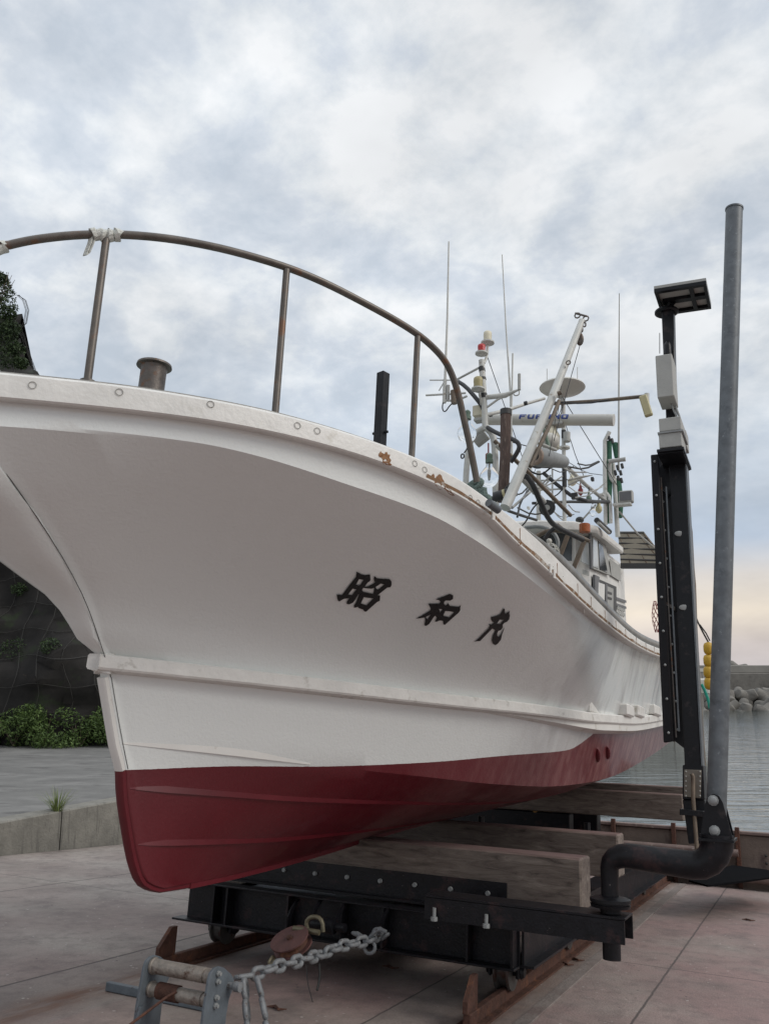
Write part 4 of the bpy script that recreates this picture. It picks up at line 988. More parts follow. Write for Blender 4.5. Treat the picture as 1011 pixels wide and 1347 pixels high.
mb = MB(); c = at(849, 534, s=sC-.65); d1 = (at(853, 548, s=sC-.65)-at(845, 522, s=sC-.65)).normalized(); d2 = d1.cross(VS).normalized(); mb.box(c, d1*13.5*kC, d2*4.6*kC, d1.cross(d2)*3.2*kC, 1.2*kC); mb.build('arm_lamp', 'ochre2', BOAT)
# derrick boom
k = px(6.2)
BM = T('derrick_boom', 'pole_white', [(664, 668, 5.6), (689, 610, 5.8), (727, 520, 6.2), (765, 422, 6.6)], [6.6*k, 6.2*k, 5.6*k, 4.6*k], 14, sub=0)
T('boom_track', 'brown', [(697, 614, 5.82), (722, 560, 6.05), (735, 527, 6.18)], 2.6*k, sub=0, parent=BM)
T('boom_hook', 'brown', [(733, 518, 6.15), (738, 516, 6.15)], 3*k, parent=BM)
mb = MB()
for (u, v, r_) in [(759, 415, 4), (770, 419, 4)]:
    p = at(u, v, s=6.6); q_ = [p + (VR*math.cos(x*.785)+VH*math.sin(x*.785))*r_*k for x in range(8)]; mb.tube(q_, 1.1*k, 6, closed=True)
for (u, v) in [(768, 427), (764, 434)]: mb.link(at(u, v, s=6.58), VH, VR, 9*k, 6*k, 1.1*k)
mb.tube([at(756, 412, s=6.6), at(771, 416, s=6.6)], 1.5*k, 6)
mb.build('boom_shackle', 'steel', BOAT)
mb = MB(); c = at(762, 446, s=6.55); mb.lathe(c-VS*.015, c+VS*.015, [(0, 4.5*k), (.2, 5.5*k), (.8, 5.5*k), (1, 4.5*k)], 16)
bmesh.ops.transform(mb.bm, matrix=Matrix.Translation(c) @ Matrix.Scale(1.8, 4, VH) @ Matrix.Translation(-c), verts=mb.bm.verts); mb.build('pulley_block', 'steel', BOAT)
mb = MB(); p = at(747, 477, s=6.3); mb.tube([p + (VR*math.cos(x*.785)+VH*math.sin(x*.785))*3*k for x in range(8)], .9*k, 6, closed=True); mb.build('boom_eye', 'steel', BOAT)
T('boom_wire', 'dark', [(762, 455, 6.55), (745, 515, 6.4), (728, 580, 6.3)], .55*k, 5); T('boom_wire', 'dark', [(743, 482, 6.3), (736, 515, 6.4), (722, 600, 6.3)], .45*k, 5)
T('stay_wire', 'dark', [(744, 560, sC), (756, 598, sC), (768, 628, sC)], .5*kC, 5, 0); T('stay_wire', 'dark', [(744, 606, sC), (770, 622, sD), (792, 625, sD)], .5*kC, 5)
T('stay_wire', 'dark', [(737, 524, sC), (727, 570, sC), (717, 600, sC)], .5*kC, 5, 0)
# big glass fishing lamps
def glassmat():
    m = bpy.data.materials.new('clear_glass'); m.use_nodes = True; b = m.node_tree.nodes['Principled BSDF']
    b.inputs['Transmission Weight'].default_value = 1; b.inputs['Roughness'].default_value = .02; b.inputs['IOR'].default_value = 1.08; b.inputs['Base Color'].default_value = (.93, .95, .96, 1); return m
M['clear'] = glassmat()
def fish_lamp(u, v, r, vt, sock, s, sc=1.25):
    k = px(s); mb = MB(); c = at(u, v, s=s); mb.lathe(c-VH*r*k*sc, c+VH*r*k*sc*1.45, [(0, .15*r*k), (.04, .45*r*k), (.14, .8*r*k), (.35, r*k), (.5, .93*r*k), (.65, .65*r*k), (.8, .33*r*k), (1, .3*r*k)], 24); L_ = mb.build('fishing_lamp', 'clear', BOAT, smooth=80)
    t0 = c+VH*r*k*sc*1.3; mb = MB(); mb.lathe(t0, t0+VH*14*k, [(0, 5.2*k), (.35, 5.2*k), (.4, 4*k), (.8, 4.6*k), (1, 2*k)], 14); mb.build('lamp_socket', sock, L_)
    mb = MB(); mb.lathe(c-VH*5*k, c+VH*r*k*sc*1.3, [(0, 1.2*k), (.3, 2.2*k), (.55, 2.2*k), (.6, 1*k), (1, 1.4*k)], 8); mb.build('lamp_filament', 'boxgrey', L_)
fish_lamp(614, 569, 13.5, 540, 'green', sA-.2, 1.1); fish_lamp(643, 627, 13, 600, 'green', sA-.3, 1.15)
k = kA
mb = MB(); c = at(632, 577, s=sA+.1); d1 = (VR*.8+VH*.55).normalized(); d2 = (VH*.8-VR*.55).normalized(); mb.box(c, d1*10*k, d2*7.5*k, VS*5*k, 1*k)
mb.build('floodlight', 'boxgrey', BOAT)
mb = MB(); c = at(628, 541, s=sA+.05); mb.box(c, VR*6.5*k, VH*8*k, VS*4*k, 1*k); mb.build('junction_box', 'cream', BOAT); 
mb = MB(); mb.box(at(631, 553, s=sA+.05), VR*7.5*k, VH*2.6*k, VS*6*k, 1*k); mb.build('lamp_bracket', 'boxgrey', BOAT)
mb = MB(); mb.lathe(at(642, 604, s=sA-.2), at(642, 583, s=sA-.2), [(0, 4*k), (.30, 4*k), (.35, 3*k), (.36, 1*k), (1, 1*k)], 12); mb.build('lamp_socket', 'redlamp', BOAT)
mb = MB(); mb.link(at(608, 600, s=sA-.2), VH, VR, 8*k, 6*k, 1*k); mb.tube([at(610, 596, s=sA-.2), at(617, 586, s=sA-.2)], 1*k, 6); mb.build('hook', 'dark', BOAT)
# hoses and cable runs
T('hose', 'hose', [(640, 562, sA), (655, 571, sA-.2), (678, 579, sA-.3), (684, 587, sA-.3), (677, 600, sA-.3), (671, 608, sA-.3)], 3*kA, 9, 2)
k5 = px(6.1)
T('hose', 'hose', [(640, 660, 6.1), (660, 650, 6.0), (678, 632, 5.9), (690, 624, 5.9), (699, 634, 5.9), (708, 655, 6.0), (719, 680, 6.2), (729, 692, 6.4), (745, 700, 6.6), (766, 710, 6.8)], 3.6*k5, 10, 2)
T('black_canister', 'hose', [(650, 654, 5.9), (678, 646, 5.9)], 6.6*k5, 14)
T('canister_collar', 'ochre2', [(662, 651, 5.89), (665, 650, 5.89)], 7.1*k5, 14)
T('diagonal_pipe', 'brown', [(650, 580, sA-.1), (690, 617, sA), (750, 678, sB)], 2.9*kA, 9, 0)
T('diagonal_pipe', 'pole_white', [(652, 585, sA-.1), (665, 597, sA)], 3.3*kA, 9, 0)
T('cable_bundle', 'hose', [(714, 622, sC), (735, 640, sC), (755, 655, sC), (775, 660, sC), (800, 660, sD)], 2.6*kC, 8)
T('cable_loop', 'dark', [(690, 607, sB), (705, 617, sB), (718, 612, sB), (722, 604, sB)], 1.3*kB, 6, 2); T('cable_loop', 'dark', [(692, 615, sB), (700, 622, sB), (712, 625, sB), (724, 615, sB)], 1.3*kB, 6, 2)
T('cable_loop', 'dark', [(672, 700, sB), (690, 690, sB), (700, 668, sB), (712, 658, sB)], 1*kB, 6, 2); T('cable_loop', 'dark', [(725, 655, sC), (737, 648, sC), (745, 630, sC)], .8*kC, 6, 2)
T('cable_run', 'dark', [(668, 672, 6.3), (685, 678, 6.6), (705, 684, sB)], 2*kA, 8); T('cable_run', 'hose', [(680, 680, 6.3), (684, 660, 6.6), (695, 644, sB)], 1.4*kA, 8)
T('strut', 'boxgrey', [(673, 668, 6.4), (705, 640, sB)], 1.8*kA); T('strut', 'boxgrey', [(682, 625, 6.4), (715, 660, sB)], 3.2*kB); T('strut', 'boxgrey', [(700, 650, sB), (724, 625, sB)], 1.1*kB)
# gantry frame behind the boom
for a, b_ in [((708, 620), (708, 690)), ((726, 618), (726, 660)), ((700, 632), (742, 632)), ((700, 645), (742, 643)), ((709, 645), (726, 628)), ((709, 632), (724, 645))]:
    T('gantry_pipe', 'pole_white', [(*a, sC), (*b_, sC)], (1.2 if a[0] != 708 else 3)*kC, 7)
# cylinder searchlight beside the boom
k = px(6.4); a, b_ = at(704, 600, s=6.25), at(743, 608, s=6.75); mb = MB()
mb.lathe(a, b_, [(0, 7*k), (.0, 11.5*k), (.04, 12.5*k), (.28, 12.8*k), (.33, 11.5*k), (.36, 11.8*k), (.9, 9*k), (.97, 7.5*k), (1, 5*k)], 26); SL = mb.build('searchlight', 'boxgrey2', BOAT, smooth=35)
d = (a-b_).normalized(); x_ = d.orthogonal().normalized(); y_ = d.cross(x_); ring = lambda r, o: [a+d*o+(x_*math.cos(q*.3927)+y_*math.sin(q*.3927))*r for q in range(16)]
mb = MB(); mb.tube(ring(8.8*k, .004), 3.4*k, 8, closed=True); mb.build('searchlight_rim', 'brown2', SL)
mb = MB(); mb.lathe(a-d*.002, a+d*.003, [(0, 6*k), (1, 6*k)], 16); mb.build('searchlight_throat', 'dark', SL)
mb = MB(); mb.ball(a+d*.01, 2*k); mb.build('searchlight_bulb', 'cream', SL)
# white dome lamps over the searchlight
mb = MB(); mb.ball(at(722, 580, s=7.3), 13*px(7.3), (1, .9, .85), 20); mb.build('radome', 'cream2', BOAT, smooth=80)
T('bracket', 'boxgrey', [(703, 581, 6.9), (731, 592, 7.2)], 2*kB)
T('bracket', 'green', [(715, 565, 7.1), (722, 590, 7.1)], 2.4*kB)
# horn speaker, small lamps
mb = MB(); mb.lathe(at(719, 668, s=7.6)-VS*.0, at(719, 668, s=7.6)+VS*.10, [(0, 11*kB), (.1, 11*kB), (1, 4*kB)], 18); mb.build('horn_speaker', 'dark', BOAT)
mb = MB(); mb.lathe(at(719, 668, s=7.59)-VS*.01, at(719, 668, s=7.59), [(0, 4*kB), (1, 4*kB)], 12); mb.build('horn_centre', 'boxgrey', BOAT)
T('lamp_bar', 'dark', [(700, 662, sC), (750, 660, sC+.4), (800, 661, sD)], 2.0*kC, 8, 0)
for (u, v, m1, r_) in [(763, 645, 'redlamp', 3.2), (774, 655, 'green', 3.4), (752, 632, 'cream', 5.5), (787, 668, 'ochre2', 4.0), (742, 664, 'clear', 4), (779, 672, 'clear', 4)]:
    k = px(8.8); c = at(u, v, s=8.8); mb = MB(); mb.lathe(c-VH*7*k, c+VH*9*k, [(0, r_*.4*k), (.2, r_*k), (.5, r_*k), (.6, r_*.6*k), (.8, r_*.5*k), (1, r_*.2*k)], 12); mb.build('hanging_lamp', m1, BOAT, smooth=60)
    T('lamp_hanger', 'dark', [(u, v-9, 8.8), (u, v-14, 8.8)], .8*k, 5)
T('boom_stay', 'boxgrey', [(745, 614, sC), (770, 638, 8.8), (797, 660, sD)], 2.6*kC, 8, 0)
T('fin', 'cream2', [(746, 632, sC), (762, 628, sC), (779, 625, sC)], [1.5*kC, 2*kC, .4*kC], 6, 0); T('fin', 'cream2', [(747, 638, sC), (762, 631, sC)], 1.4*kC, 6, 0)
T('slant_brace', 'boxgrey', [(767, 682, 8.8), (783, 664, 8.9)], 1.2*kC)
# aft cluster: poles, folded green covers, floodlight
k = kD
T('aft_pole', 'pole_white', [(796, 690, sD), (795, 620, sD), (795, 580, sD), (801, 568, sD)], 2.6*k, 8, 0)
T('aft_pole', 'pole_white', [(812, 706, sD+.1), (809, 655, sD+.1), (806, 610, sD+.1)], [3*k, 2.8*k, 2.4*k], 9, 0)
T('aft_pole', 'pole_white', [(803, 688, sD), (802, 655, sD), (796, 647, sD), (790, 652, sD)], 2.2*k, 8)
T('aft_pole', 'pole_white', [(801, 610, sD+.05), (802, 628, sD+.05), (807, 634, sD+.05)], 2.6*k, 8)
T('whip_antenna', 'boxgrey', [(814, 386, sD+.2), (813.5, 480, sD+.2), (813, 620, sD+.2)], [.6*k, .9*k, 1.4*k], 6, 0)
T('folded_cover', 'greencloth', [(800, 581, sD+.08), (800, 640, sD+.08), (799, 688, sD+.08)], [4*k, 4.6*k, 3.4*k], 7, 0)
T('folded_cover', 'greencloth', [(808, 583, sD+.2), (810, 602, sD+.2)], [4*k, 2.5*k], 7, 0); T('folded_cover', 'greencloth', [(812, 630, sD+.25), (814, 660, sD+.25), (815, 681, sD+.25)], [4*k, 5.5*k, 3*k], 7, 0)
T('cross_bracket', 'boxgrey', [(800, 607, sD), (815, 605, sD), (822, 604, sD)], [3*k, 2.6*k, 3*k], 8, 0)
for q, (u, v) in enumerate([(811, 615), (815, 622), (812, 629), (817, 613), (808, 622), (816, 632), (800, 577), (804, 580)]):
    T('cleat', 'dark', [(u, v-3, sD), (u+1.5, v+3, sD)], 1.8*k, 6)
mb = MB(); c = at(823, 654, s=sD); mb.box(c, VR*8.5*k, VH*7.5*k, VS*5*k, 1.2*k); FL = mb.build('floodlight', 'boxgrey', BOAT); mb = MB(); mb.box(c-VS*5.2*k, VR*7*k, VH*5.6*k, VS*.5*k); mb.build('lens', 'stripe', FL)
mb = MB(); mb.box(at(818, 664, s=sD), VR*11*k, VH*1.6*k, VS*5*k, .5*k); mb.build('light_shelf', 'pole_white', BOAT)
T('slant_stay', 'boxgrey', [(814, 673, sD), (838, 702, sD+.6), (862, 722, sD+1)], 1.1*k, 6, 0)

rc2 = random.Random(4)
for q in range(16):
    u0, v0 = rc2.uniform(672, 760), rc2.uniform(606, 672); du, dv = rc2.uniform(12, 42), rc2.uniform(-22, 30); s_ = rc2.uniform(6.9, 9.2)
    T('rigging_cable', rc2.choice(['dark', 'boxgrey', 'dark', 'pole_white']), [(u0, v0, s_), (u0+du*.5, v0+dv*.5+rc2.uniform(3, 9), s_+.1), (u0+du, v0+dv, s_+.2)], rc2.uniform(.5, 1.1)*kC, 5)
for q in range(9):
    u0, v0 = rc2.uniform(680, 795), rc2.uniform(615, 670); s_ = rc2.uniform(7.5, 9.4)
    mb = MB(); mb.box(at(u0, v0, s=s_), VR*rc2.uniform(1.5, 4)*kC, VH*rc2.uniform(1.5, 4)*kC, VS*3*kC, .5*kC); mb.build('deck_fitting', rc2.choice(['dark', 'boxgrey', 'cream', 'pole_white', 'hose']), BOAT)
for (a, b_, c_) in [((641, 470), (700, 640), .5), ((739, 522), (812, 640), .5), ((741, 530), (690, 650), .4), ((648, 575), (742, 600), .7)]:
    T('stay_wire', 'dark', [(*a, sB), (*b_, sC)], c_*kC, 5)

# ---------------- wheelhouse
CN = -1.83
cn = lambda u, v, o=0.: at(u, v, n=CN+o)
sF = 8.45
roof_f = at(776, 686, n=CN+.10); hR = fr(roof_f)[2]; sRf = fr(roof_f)[0]; rr_ = at(819, 722, n=CN+.10); hR2, sRr = fr(rr_)[2], fr(rr_)[0]
WHM = 'white2'
# body with chamfered front corners
def body(b0, h0, h1, h1r):
    plan = [(sF-.28, -.72), (sF-.28, .72), (sF, 1.20), (10.6, 1.20), (10.6, -1.20), (sF, -1.20)]
    mb = MB(); lo = [W(s+ (0 if s > 9 else .0), NC+b_, h0) for s, b_ in plan]; hi = [W(s+(0 if s > 9 else .13), NC+b_*.985, h1 if s < 9 else h1r) for s, b_ in plan]
    mb.sweep([lo, hi]); return mb
WH = body(0, 2.2, hR-.05, hR2-.06).build('wheelhouse', WHM, BOAT, smooth=20)
mb = MB(); plan = [(sF-.50, -.8), (sF-.56, 0), (sF-.50, .8), (sF-.28, 1.16), (sF+.0, 1.30), (sRr, 1.30), (sRr, -1.30), (sF, -1.30), (sF-.28, -1.16)]
hh = lambda s: hR + (hR2-hR)*(s-sRf)/(sRr-sRf)
mb.sweep([[W(s, NC+b_*.99, hh(s)-.06) for s, b_ in plan], [W(s, NC+b_, hh(s)-.04) for s, b_ in plan], [W(s, NC+b_, hh(s)+.015) for s, b_ in plan], [W(s+(.04 if s < 9 else -.04), NC+b_*.95, hh(s)+.045) for s, b_ in plan]])
mb.build('wheelhouse_roof', 'white2', BOAT, smooth=30)
def pane(name, m, pts, off, th, plane='n'):
    P3 = [cn(u, v, off) for u, v in pts]; mb = MB(); mb.prism(P3, VR*th); return mb.build(name, m, WH)
pane('window_frame', 'boxgrey', [(777, 703), (793, 713), (800.5, 757), (777.5, 748)], .004, .02)
pane('window_pane', 'glasslight', [(779, 708), (784, 711), (786, 748), (779, 745)], .026, .006); pane('window_pane', 'glass', [(786, 712), (791, 716), (798, 753), (788, 749)], .026, .006)
pane('window_frame', 'stripe', [(779, 756), (785, 759), (784, 793), (779, 788)], .004, .025)
pane('door_frame', 'dark', [(785, 762), (808, 772), (808, 821), (785, 794)], .004, .02)
pane('door_pane', 'glasslight', [(786, 766), (794.5, 769), (793.5, 804), (785.5, 795)], .026, .006); pane('door_pane', 'boxgrey', [(797.5, 771), (805.5, 774.5), (805.5, 817), (797.5, 808)], .026, .006)
pane('door_mullion', 'stripe', [(795, 768), (797, 769), (797, 807), (795, 805)], .026, .012)
for v in (777.5, 784.5): pane('black_band', 'dark', [(798, v), (804, v+2), (804, v+5), (798, v+3)], .034, .003)
for (a, b_, v0, v1, t_) in [(809, 823, 785, 790, 3.2), (809, 823, 793, 798, 3.2), (764, 776, 766, 771, 2.5), (764, 776, 774, 779, 2.5)]:
    if a > 800: pane('side_stripe', 'stripe', [(a, v0), (b_, v1), (b_, v1+t_), (a, v0+t_)], .004, .003)
# grey lower side fairing and dark upper band
pane('grey_band', 'boxgrey', [(801, 735), (815, 745), (815.5, 765), (803, 757)], .004, .004)
# faint lettering panel
for q in range(5):
    for r_ in range(2): pane('faded_mark', 'boxgrey', [(811.5+q*2.1, 797+q*.9+r_*6), (813+q*2.1, 797.6+q*.9+r_*6), (813+q*2.1, 801.5+q*.9+r_*6), (811.5+q*2.1, 801+q*.9+r_*6)], .004, .003)
# front and chamfer windows: solved on their own planes
def plane_hit(u, v, p0, nn): d = ray(u, v); return CAMP + d*((p0-CAMP).dot(nn)/d.dot(nn))
pf0, pf1 = W(sF, NC+1.20, 3), W(sF-.28, NC+.72, 3); slope = VH*1.5+VS*.13*1.0
cnrm = (pf1-pf0).cross(slope).normalized(); cnrm = cnrm if cnrm.dot(CAMP-pf0) > 0 else -cnrm
def panep(name, m, pts, p0, nn, off, th):
    P3 = [plane_hit(u, v, p0+nn*off, nn) for u, v in pts]; mb = MB(); mb.prism(P3, nn*th); return mb.build(name, m, WH)
fnrm = (-VS*1.0 + VH*.08).normalized(); fp = W(sF-.28+.13*.4, NC, 3.0)
panep('front_window', 'glass', [(698, 690), (752, 693), (752, 738), (716, 738)], fp, fnrm, .01, .012)
panep('window_trim', 'boxgrey', [(753.5, 693), (756, 693), (756, 739), (753.5, 739)], fp, fnrm, .004, .02)
panep('corner_window', 'glasslight', [(765.5, 712), (774, 714), (774.5, 744), (763.5, 739)], pf0, cnrm, .01, .012)
T('corner_trim', 'stripe', [(775.5, 700, sF), (777, 748, sF)], .018, 8, 0, WH)
panep('front_stripe', 'dark', [(746, 760), (762, 762), (762, 766), (752, 765)], pf0, cnrm, .006, .004)
panep('front_stripe', 'stripe', [(764, 767), (776, 771), (776, 773.5), (764, 769.5)], pf0, cnrm, .006, .004); panep('front_stripe', 'stripe', [(764, 774), (776, 779), (776, 781.5), (764, 776.5)], pf0, cnrm, .006, .004)
panep('grille', 'boxgrey', [(765.5, 749), (774, 752), (774, 758), (765.5, 755)], pf0, cnrm, .006, .006)
k = px(8.3)
mb = MB(); c = at(768.5, 695, s=8.05); mb.lathe(c-VH*5.5*k, c+VH*5.5*k, [(0, 5.6*k), (.05, 6.6*k), (.95, 6.6*k), (1, 6*k)], 18); mb.build('amber_beacon', 'amber', BOAT, smooth=40)
mb = MB(); c = at(762, 684, s=8.6); mb.ball(c, 5.5*k, (1, 1, .8), 16); mb.build('compass_dome', 'dark', BOAT)
T('bar_floodlight', 'dark', [(784, 684, 8.4), (801, 700, 8.7)], 3.6*k, 10); T('bar_lens', 'boxgrey', [(786.5, 688, 8.3), (800, 701, 8.6)], 2.2*k, 8)
# tubular frame ahead of the wheelhouse, brown legs
T('frame_tube', 'hose', [(716, 709, 7.4), (722, 700, 7.4), (732, 692, 7.4)], 2.6*kB, 8); T('frame_tube', 'brown', [(704, 706, 7.5), (722, 697, 7.5), (745, 699, 7.5), (772, 711, 7.5)], 3.0*kB, 9)
T('frame_tube', 'brown', [(732, 690, 7.45), (748, 703, 7.45), (775, 712, 7.45)], 2.4*kB, 9)
for (a, b_) in [((747, 702), (734, 737)), ((768, 712), (752, 752))]:
    mb = MB(); A, Bq = at(*a, s=7.4), at(*b_, s=7.4); d = (Bq-A)/2; mb.box((A+Bq)/2, d, d.normalized().cross(VS)*2.6*kB, VS*2.2*kB, .004); mb.build('frame_leg', 'brown', BOAT)
T('intake_pipe', 'boxgrey2', [(690, 694, 7.6), (712, 692, 7.6), (728, 700, 7.6), (735, 715, 7.6), (728, 727, 7.6)], 2.6*kB, 9, 2)
# white rope basket
k = px(7.2); c = at(722, 728, s=7.2); mb = MB()
for q in range(9):
    a = q*.698; x_ = VR*math.cos(a)+VS*math.sin(a); mb.tube([c + x_*math.sin(b_)*13*k + VH*math.cos(b_)*13*k for b_ in [i*.28 for i in range(1, 10)]], .7*k, 5)
for b_ in (.5, .9, 1.3): mb.tube([c + (VR*math.cos(a)+VS*math.sin(a))*math.sin(b_)*13*k + VH*math.cos(b_)*13*k for a in [i*.52 for i in range(12)]], .7*k, 5, closed=True)
mb.ball(c+VH*16*k, 3.6*k)
tag(mb.build('wire_basket', 'cream2', smooth=60), 'white wire basket float standing ahead of the wheelhouse window', 'basket')
# slatted awning aft of the wheelhouse
q4 = [at(811, 698, s=10.3), at(844, 698, s=12.0), at(878, 745, s=11.4), at(816, 741, s=9.9)]
hA = [fr(p) for p in q4]
AWN = None
mb = MB(); hA_ = 4.05; PQ = [at(u, v, h=h_) for (u, v, h_) in [(812, 699, 4.55), (846, 699, 4.55), (880, 743, 4.1), (816, 741, 4.1)]]
def bil(a, b_): return (PQ[0].lerp(PQ[1], a)).lerp(PQ[3].lerp(PQ[2], a), b_)
nrm = (PQ[1]-PQ[0]).cross(PQ[3]-PQ[0]).normalized()
mb.prism([bil(0, 0), bil(1, 0), bil(1, 1), bil(0, 1)], nrm*.006); AWN = mb.build('awning', 'slate', BOAT)
for q in range(7):
    f_ = q/6; mb = MB(); mb.tube([bil(0, f_)-VH*.02, bil(1, f_)-VH*.02], .014, 6); mb.build('awning_batten', 'dark', AWN)
for a in (.0, .36, .72, 1.): mb = MB(); mb.tube([bil(a, 0)-VH*.035, bil(min(1, a+.22), 1)-VH*.035], .012, 6); mb.build('awning_rib', 'brown', AWN)
mb = MB(); mb.box((at(816, 744.5, h=3.95)+at(880, 744.5, h=3.95))/2, (at(880, 744.5, h=3.95)-at(816, 744.5, h=3.95))/2, VS*.03, VH*.03); mb.build('awning_beam', 'dark', BOAT)
T('rope_coil', 'rope', [(u_, v_, 4.2) for u_, v_ in [(616, 640), (624, 634), (634, 632), (630, 640), (620, 645), (628, 650), (638, 642), (634, 650), (642, 655), (630, 655), (640, 648), (627, 645), (636, 652), (645, 656), (637, 659), (628, 648), (619, 639)]], .019, 8, 2)
rc_ = [o for o in C.objects if o.name.startswith('rope_coil')][0]; loc_ = ROOTS[BOAT.name]; rc_.parent = None; rc_.location = loc_; tag(rc_, 'grey green mooring rope bundled on the gunwale at the foot of the bow rail', 'rope')
T('gunwale_roller', 'galv', [(642, 661, 3.72), (655, 671, 3.80)], .022, 12)
for (u, v) in [(647, 678), (722, 748), (727, 755), (768, 801)]:
    a, nn = ongun(u, v, .006)
    if a: mb = MB(); x_ = nn.cross(VH).normalized(); mb.box(a, x_*.012, VH*.028, nn*.006, .002); mb.build('lug_plate', 'gun', BOAT)
for s in [4.1, 4.6, 5.0, 5.35, 5.8, 6.2, 6.6, 7.1, 7.6, 8.1]:
    os, on = outv(s, GB); b_ = GB(s)+.02*on; mb = MB(); mb.box(W(s+os*.016, NC+GB(s)+on*.016, (h_top(s)+h_fb(s))/2), VS*.0018, VR*.002, VH*.034); mb.build('fascia_joint', 'ruststain', BOAT)

# ================================================================ rails
for n_, lab in ((-1.89, 'rusty steel rail under the right-hand wheels of the cradle'), (-4.18, 'rusty steel rail under the left-hand wheels of the cradle')):
    e = empty('rail', W(5.2, n_, 0), lab, 'rail', 'slipway rails'); s0_ = 5.08
    mb = MB(); mb.sb(s0_, 13.4, n_-.025, n_+.025, .01, .085, .006); mb.build('rail_head', 'rust', e)
    mb = MB(); mb.sb(s0_-.02, 13.4, n_-.075, n_+.075, .001, .014); mb.build('rail_foot', 'rust', e)
    mb = MB(); mb.prism([W(s0_-.02, n_-.02, .085), W(s0_-.02, n_-.02, .15), W(s0_+.10, n_-.02, .27), W(s0_+.16, n_-.02, .27), W(s0_+.16, n_-.02, .085)], VR*.03); mb.build('rail_stop', 'rust', e)
mb = MB(); mb.sb(4.49, 4.53, -4.11, -3.2, .003, .055, .004);
tag(mb.build('steel_ground_frame', 'greypaint'), 'low grey steel frame lying on the concrete in front of the cradle, left of the fairlead', 'frame')

# ================================================================ cradle
NL, NRR = -4.18, -1.89
CR = empty('slipway_cradle', W(5.5, NC, .1), 'black steel slipway cradle with heavy timbers carrying the boat', 'boat cradle')
FB0, FB1 = 5.5, 5.62     # front beam
hb, ht = .255, .53
nl, nr = -4.37, -1.73
mb = MB(); mb.sb(FB0+.10, FB1, nl, nr, hb+.012, ht-.012); mb.sb(FB0-.01, FB1+.0, nl, nr, ht-.01, ht+.004, .003); mb.sb(FB0-.01, FB1+.0, nl-.06, nr, hb-.003, hb+.012, .003)
mb.build('front_beam', 'blackrust', CR)
for n_ in (nl+.30, nl+.42, -3.42, -2.98, -2.66, -2.05, nr-.02): mb = MB(); mb.sb(FB0+.0, FB0+.098, n_-.008, n_+.008, hb+.014, ht-.012); mb.build('web_stiffener', 'blackrust', CR)
for n_, so_ in ((NL+.06, 1), (NRR+.08, 1)):
    mb = MB(); o1 = n_ + .10
    mb.sb(FB1+.004, 12.2, o1-.01, o1+.006, .27, .515); mb.sb(FB1+.004, 12.2, o1-.13, o1+.07, .515, .53); mb.sb(FB1+.004, 12.2, o1-.13, o1+.07, .255, .27)
    mb.build('side_beam', 'blackrust', CR)
def wheel(s, n_):
    mb = MB(); c = W(s, n_, .185); mb.lathe(c-VR*.055, c+VR*.055, [(0, .07), (0.0, .118), (.15, .122), (.22, .098), (.75, .098), (.82, .122), (.97, .118), (1, .07)], 30)
    o = mb.build('wheel', 'wheelsteel', CR, smooth=35)
    mb = MB(); mb.lathe(c-VR*.13, c+VR*.13, [(0, .03), (.08, .045), (.16, .03), (.84, .03), (.92, .045), (1, .03)], 14); mb.build('axle', 'blackrust', o)
    for sg in (-1, 1): mb = MB(); mb.sb(s-.06, s+.06, n_+sg*.095-.012, n_+sg*.095+.012, .15, .262, .006); mb.build('wheel_bracket', 'blackrust', o)
for n_ in (NL, NRR):
    for s in (5.83, 7.4, 8.35, 9.6, 11.2): wheel(s, n_)
# cross channels carrying the timbers
mb = MB(); mb.sb(5.74, 5.755, nl+.02, -1.86, .56, .73); mb.sb(5.66, 5.755, nl+.02, -1.86, .545, .56); 
mb.build('timber_channel', 'blackrust', CR)
for q in range(9): mb = MB(); c = W(5.735, -4.15+q*.27, .655); mb.lathe(c-VS*.012, c+VS*.012, [(0, .015), (.6, .017), (1, .017)], 8); mb.build('channel_bolt', 'boxgrey2', CR)
def timber(s0, s1, n0, n1, h0, h1):
    mb = MB(); mb.sb(s0, s1, n0, n1, h0, h1, .012); o = mb.build('timber', 'timber', CR); return o
kh = h_kl
timber(5.76, 6.04, nl, -1.36, .60, .925); timber(7.25, 7.52, nl, -1.40, .66, .99)
timber(10.55, 10.85, nl, -1.27, .97, 1.26); timber(11.7, 11.95, nl-.2, -1.0, 1.02, 1.33)
for s, n_ in ((8.9, -2.6), (9.6, -2.2)):
    pass
# mid cradle: bilge shoe and braces seen under the bilge
mb = MB(); mb.sb(8.7, 9.1, -2.55, -2.0, .62, .86, .01); mb.build('bilge_shoe', 'blackrust', CR)
for (a, b_) in [((8.2, -2.9, .55), (8.2, -2.9, 1.0)), ((8.6, -2.9, .85), (8.6, -1.95, .80)), ((9.3, -2.1, .5), (9.3, -2.1, .95)), ((9.5, -2.9, .6), (9.5, -1.9, .62)), ((8.2, -2.4, .55), (8.2, -2.4, .9))]:
    mb = MB(); mb.tube([W(*a), W(*b_)], .035, 8); mb.build('brace', 'blackrust', CR)
mb = MB(); mb.sb(10.6, 10.8, nl, -2.6, .5, .96, .01); mb.build('riser', 'blackrust', CR); mb = MB(); mb.sb(11.72, 11.93, nl, -2.5, .5, 1.01, .01); mb.build('riser', 'blackrust', CR)
for n_ in (-3.55, -2.55): mb = MB(); mb.sb(FB1+.01, 11.6, n_-.05, n_+.05, .25, .50, .004); mb.build('inner_beam', 'blackrust', CR)
for s_ in (6.3, 7.0, 8.0, 9.0, 10.0): mb = MB(); mb.sb(s_, s_+.1, nl+.02, NRR+.02, .505, .60, .004) if s_ != 6.3 else mb.sb(s_, s_+.1, nl+.02, NRR+.02, .505, .64, .004); mb.build('cross_beam', 'blackrust', CR)
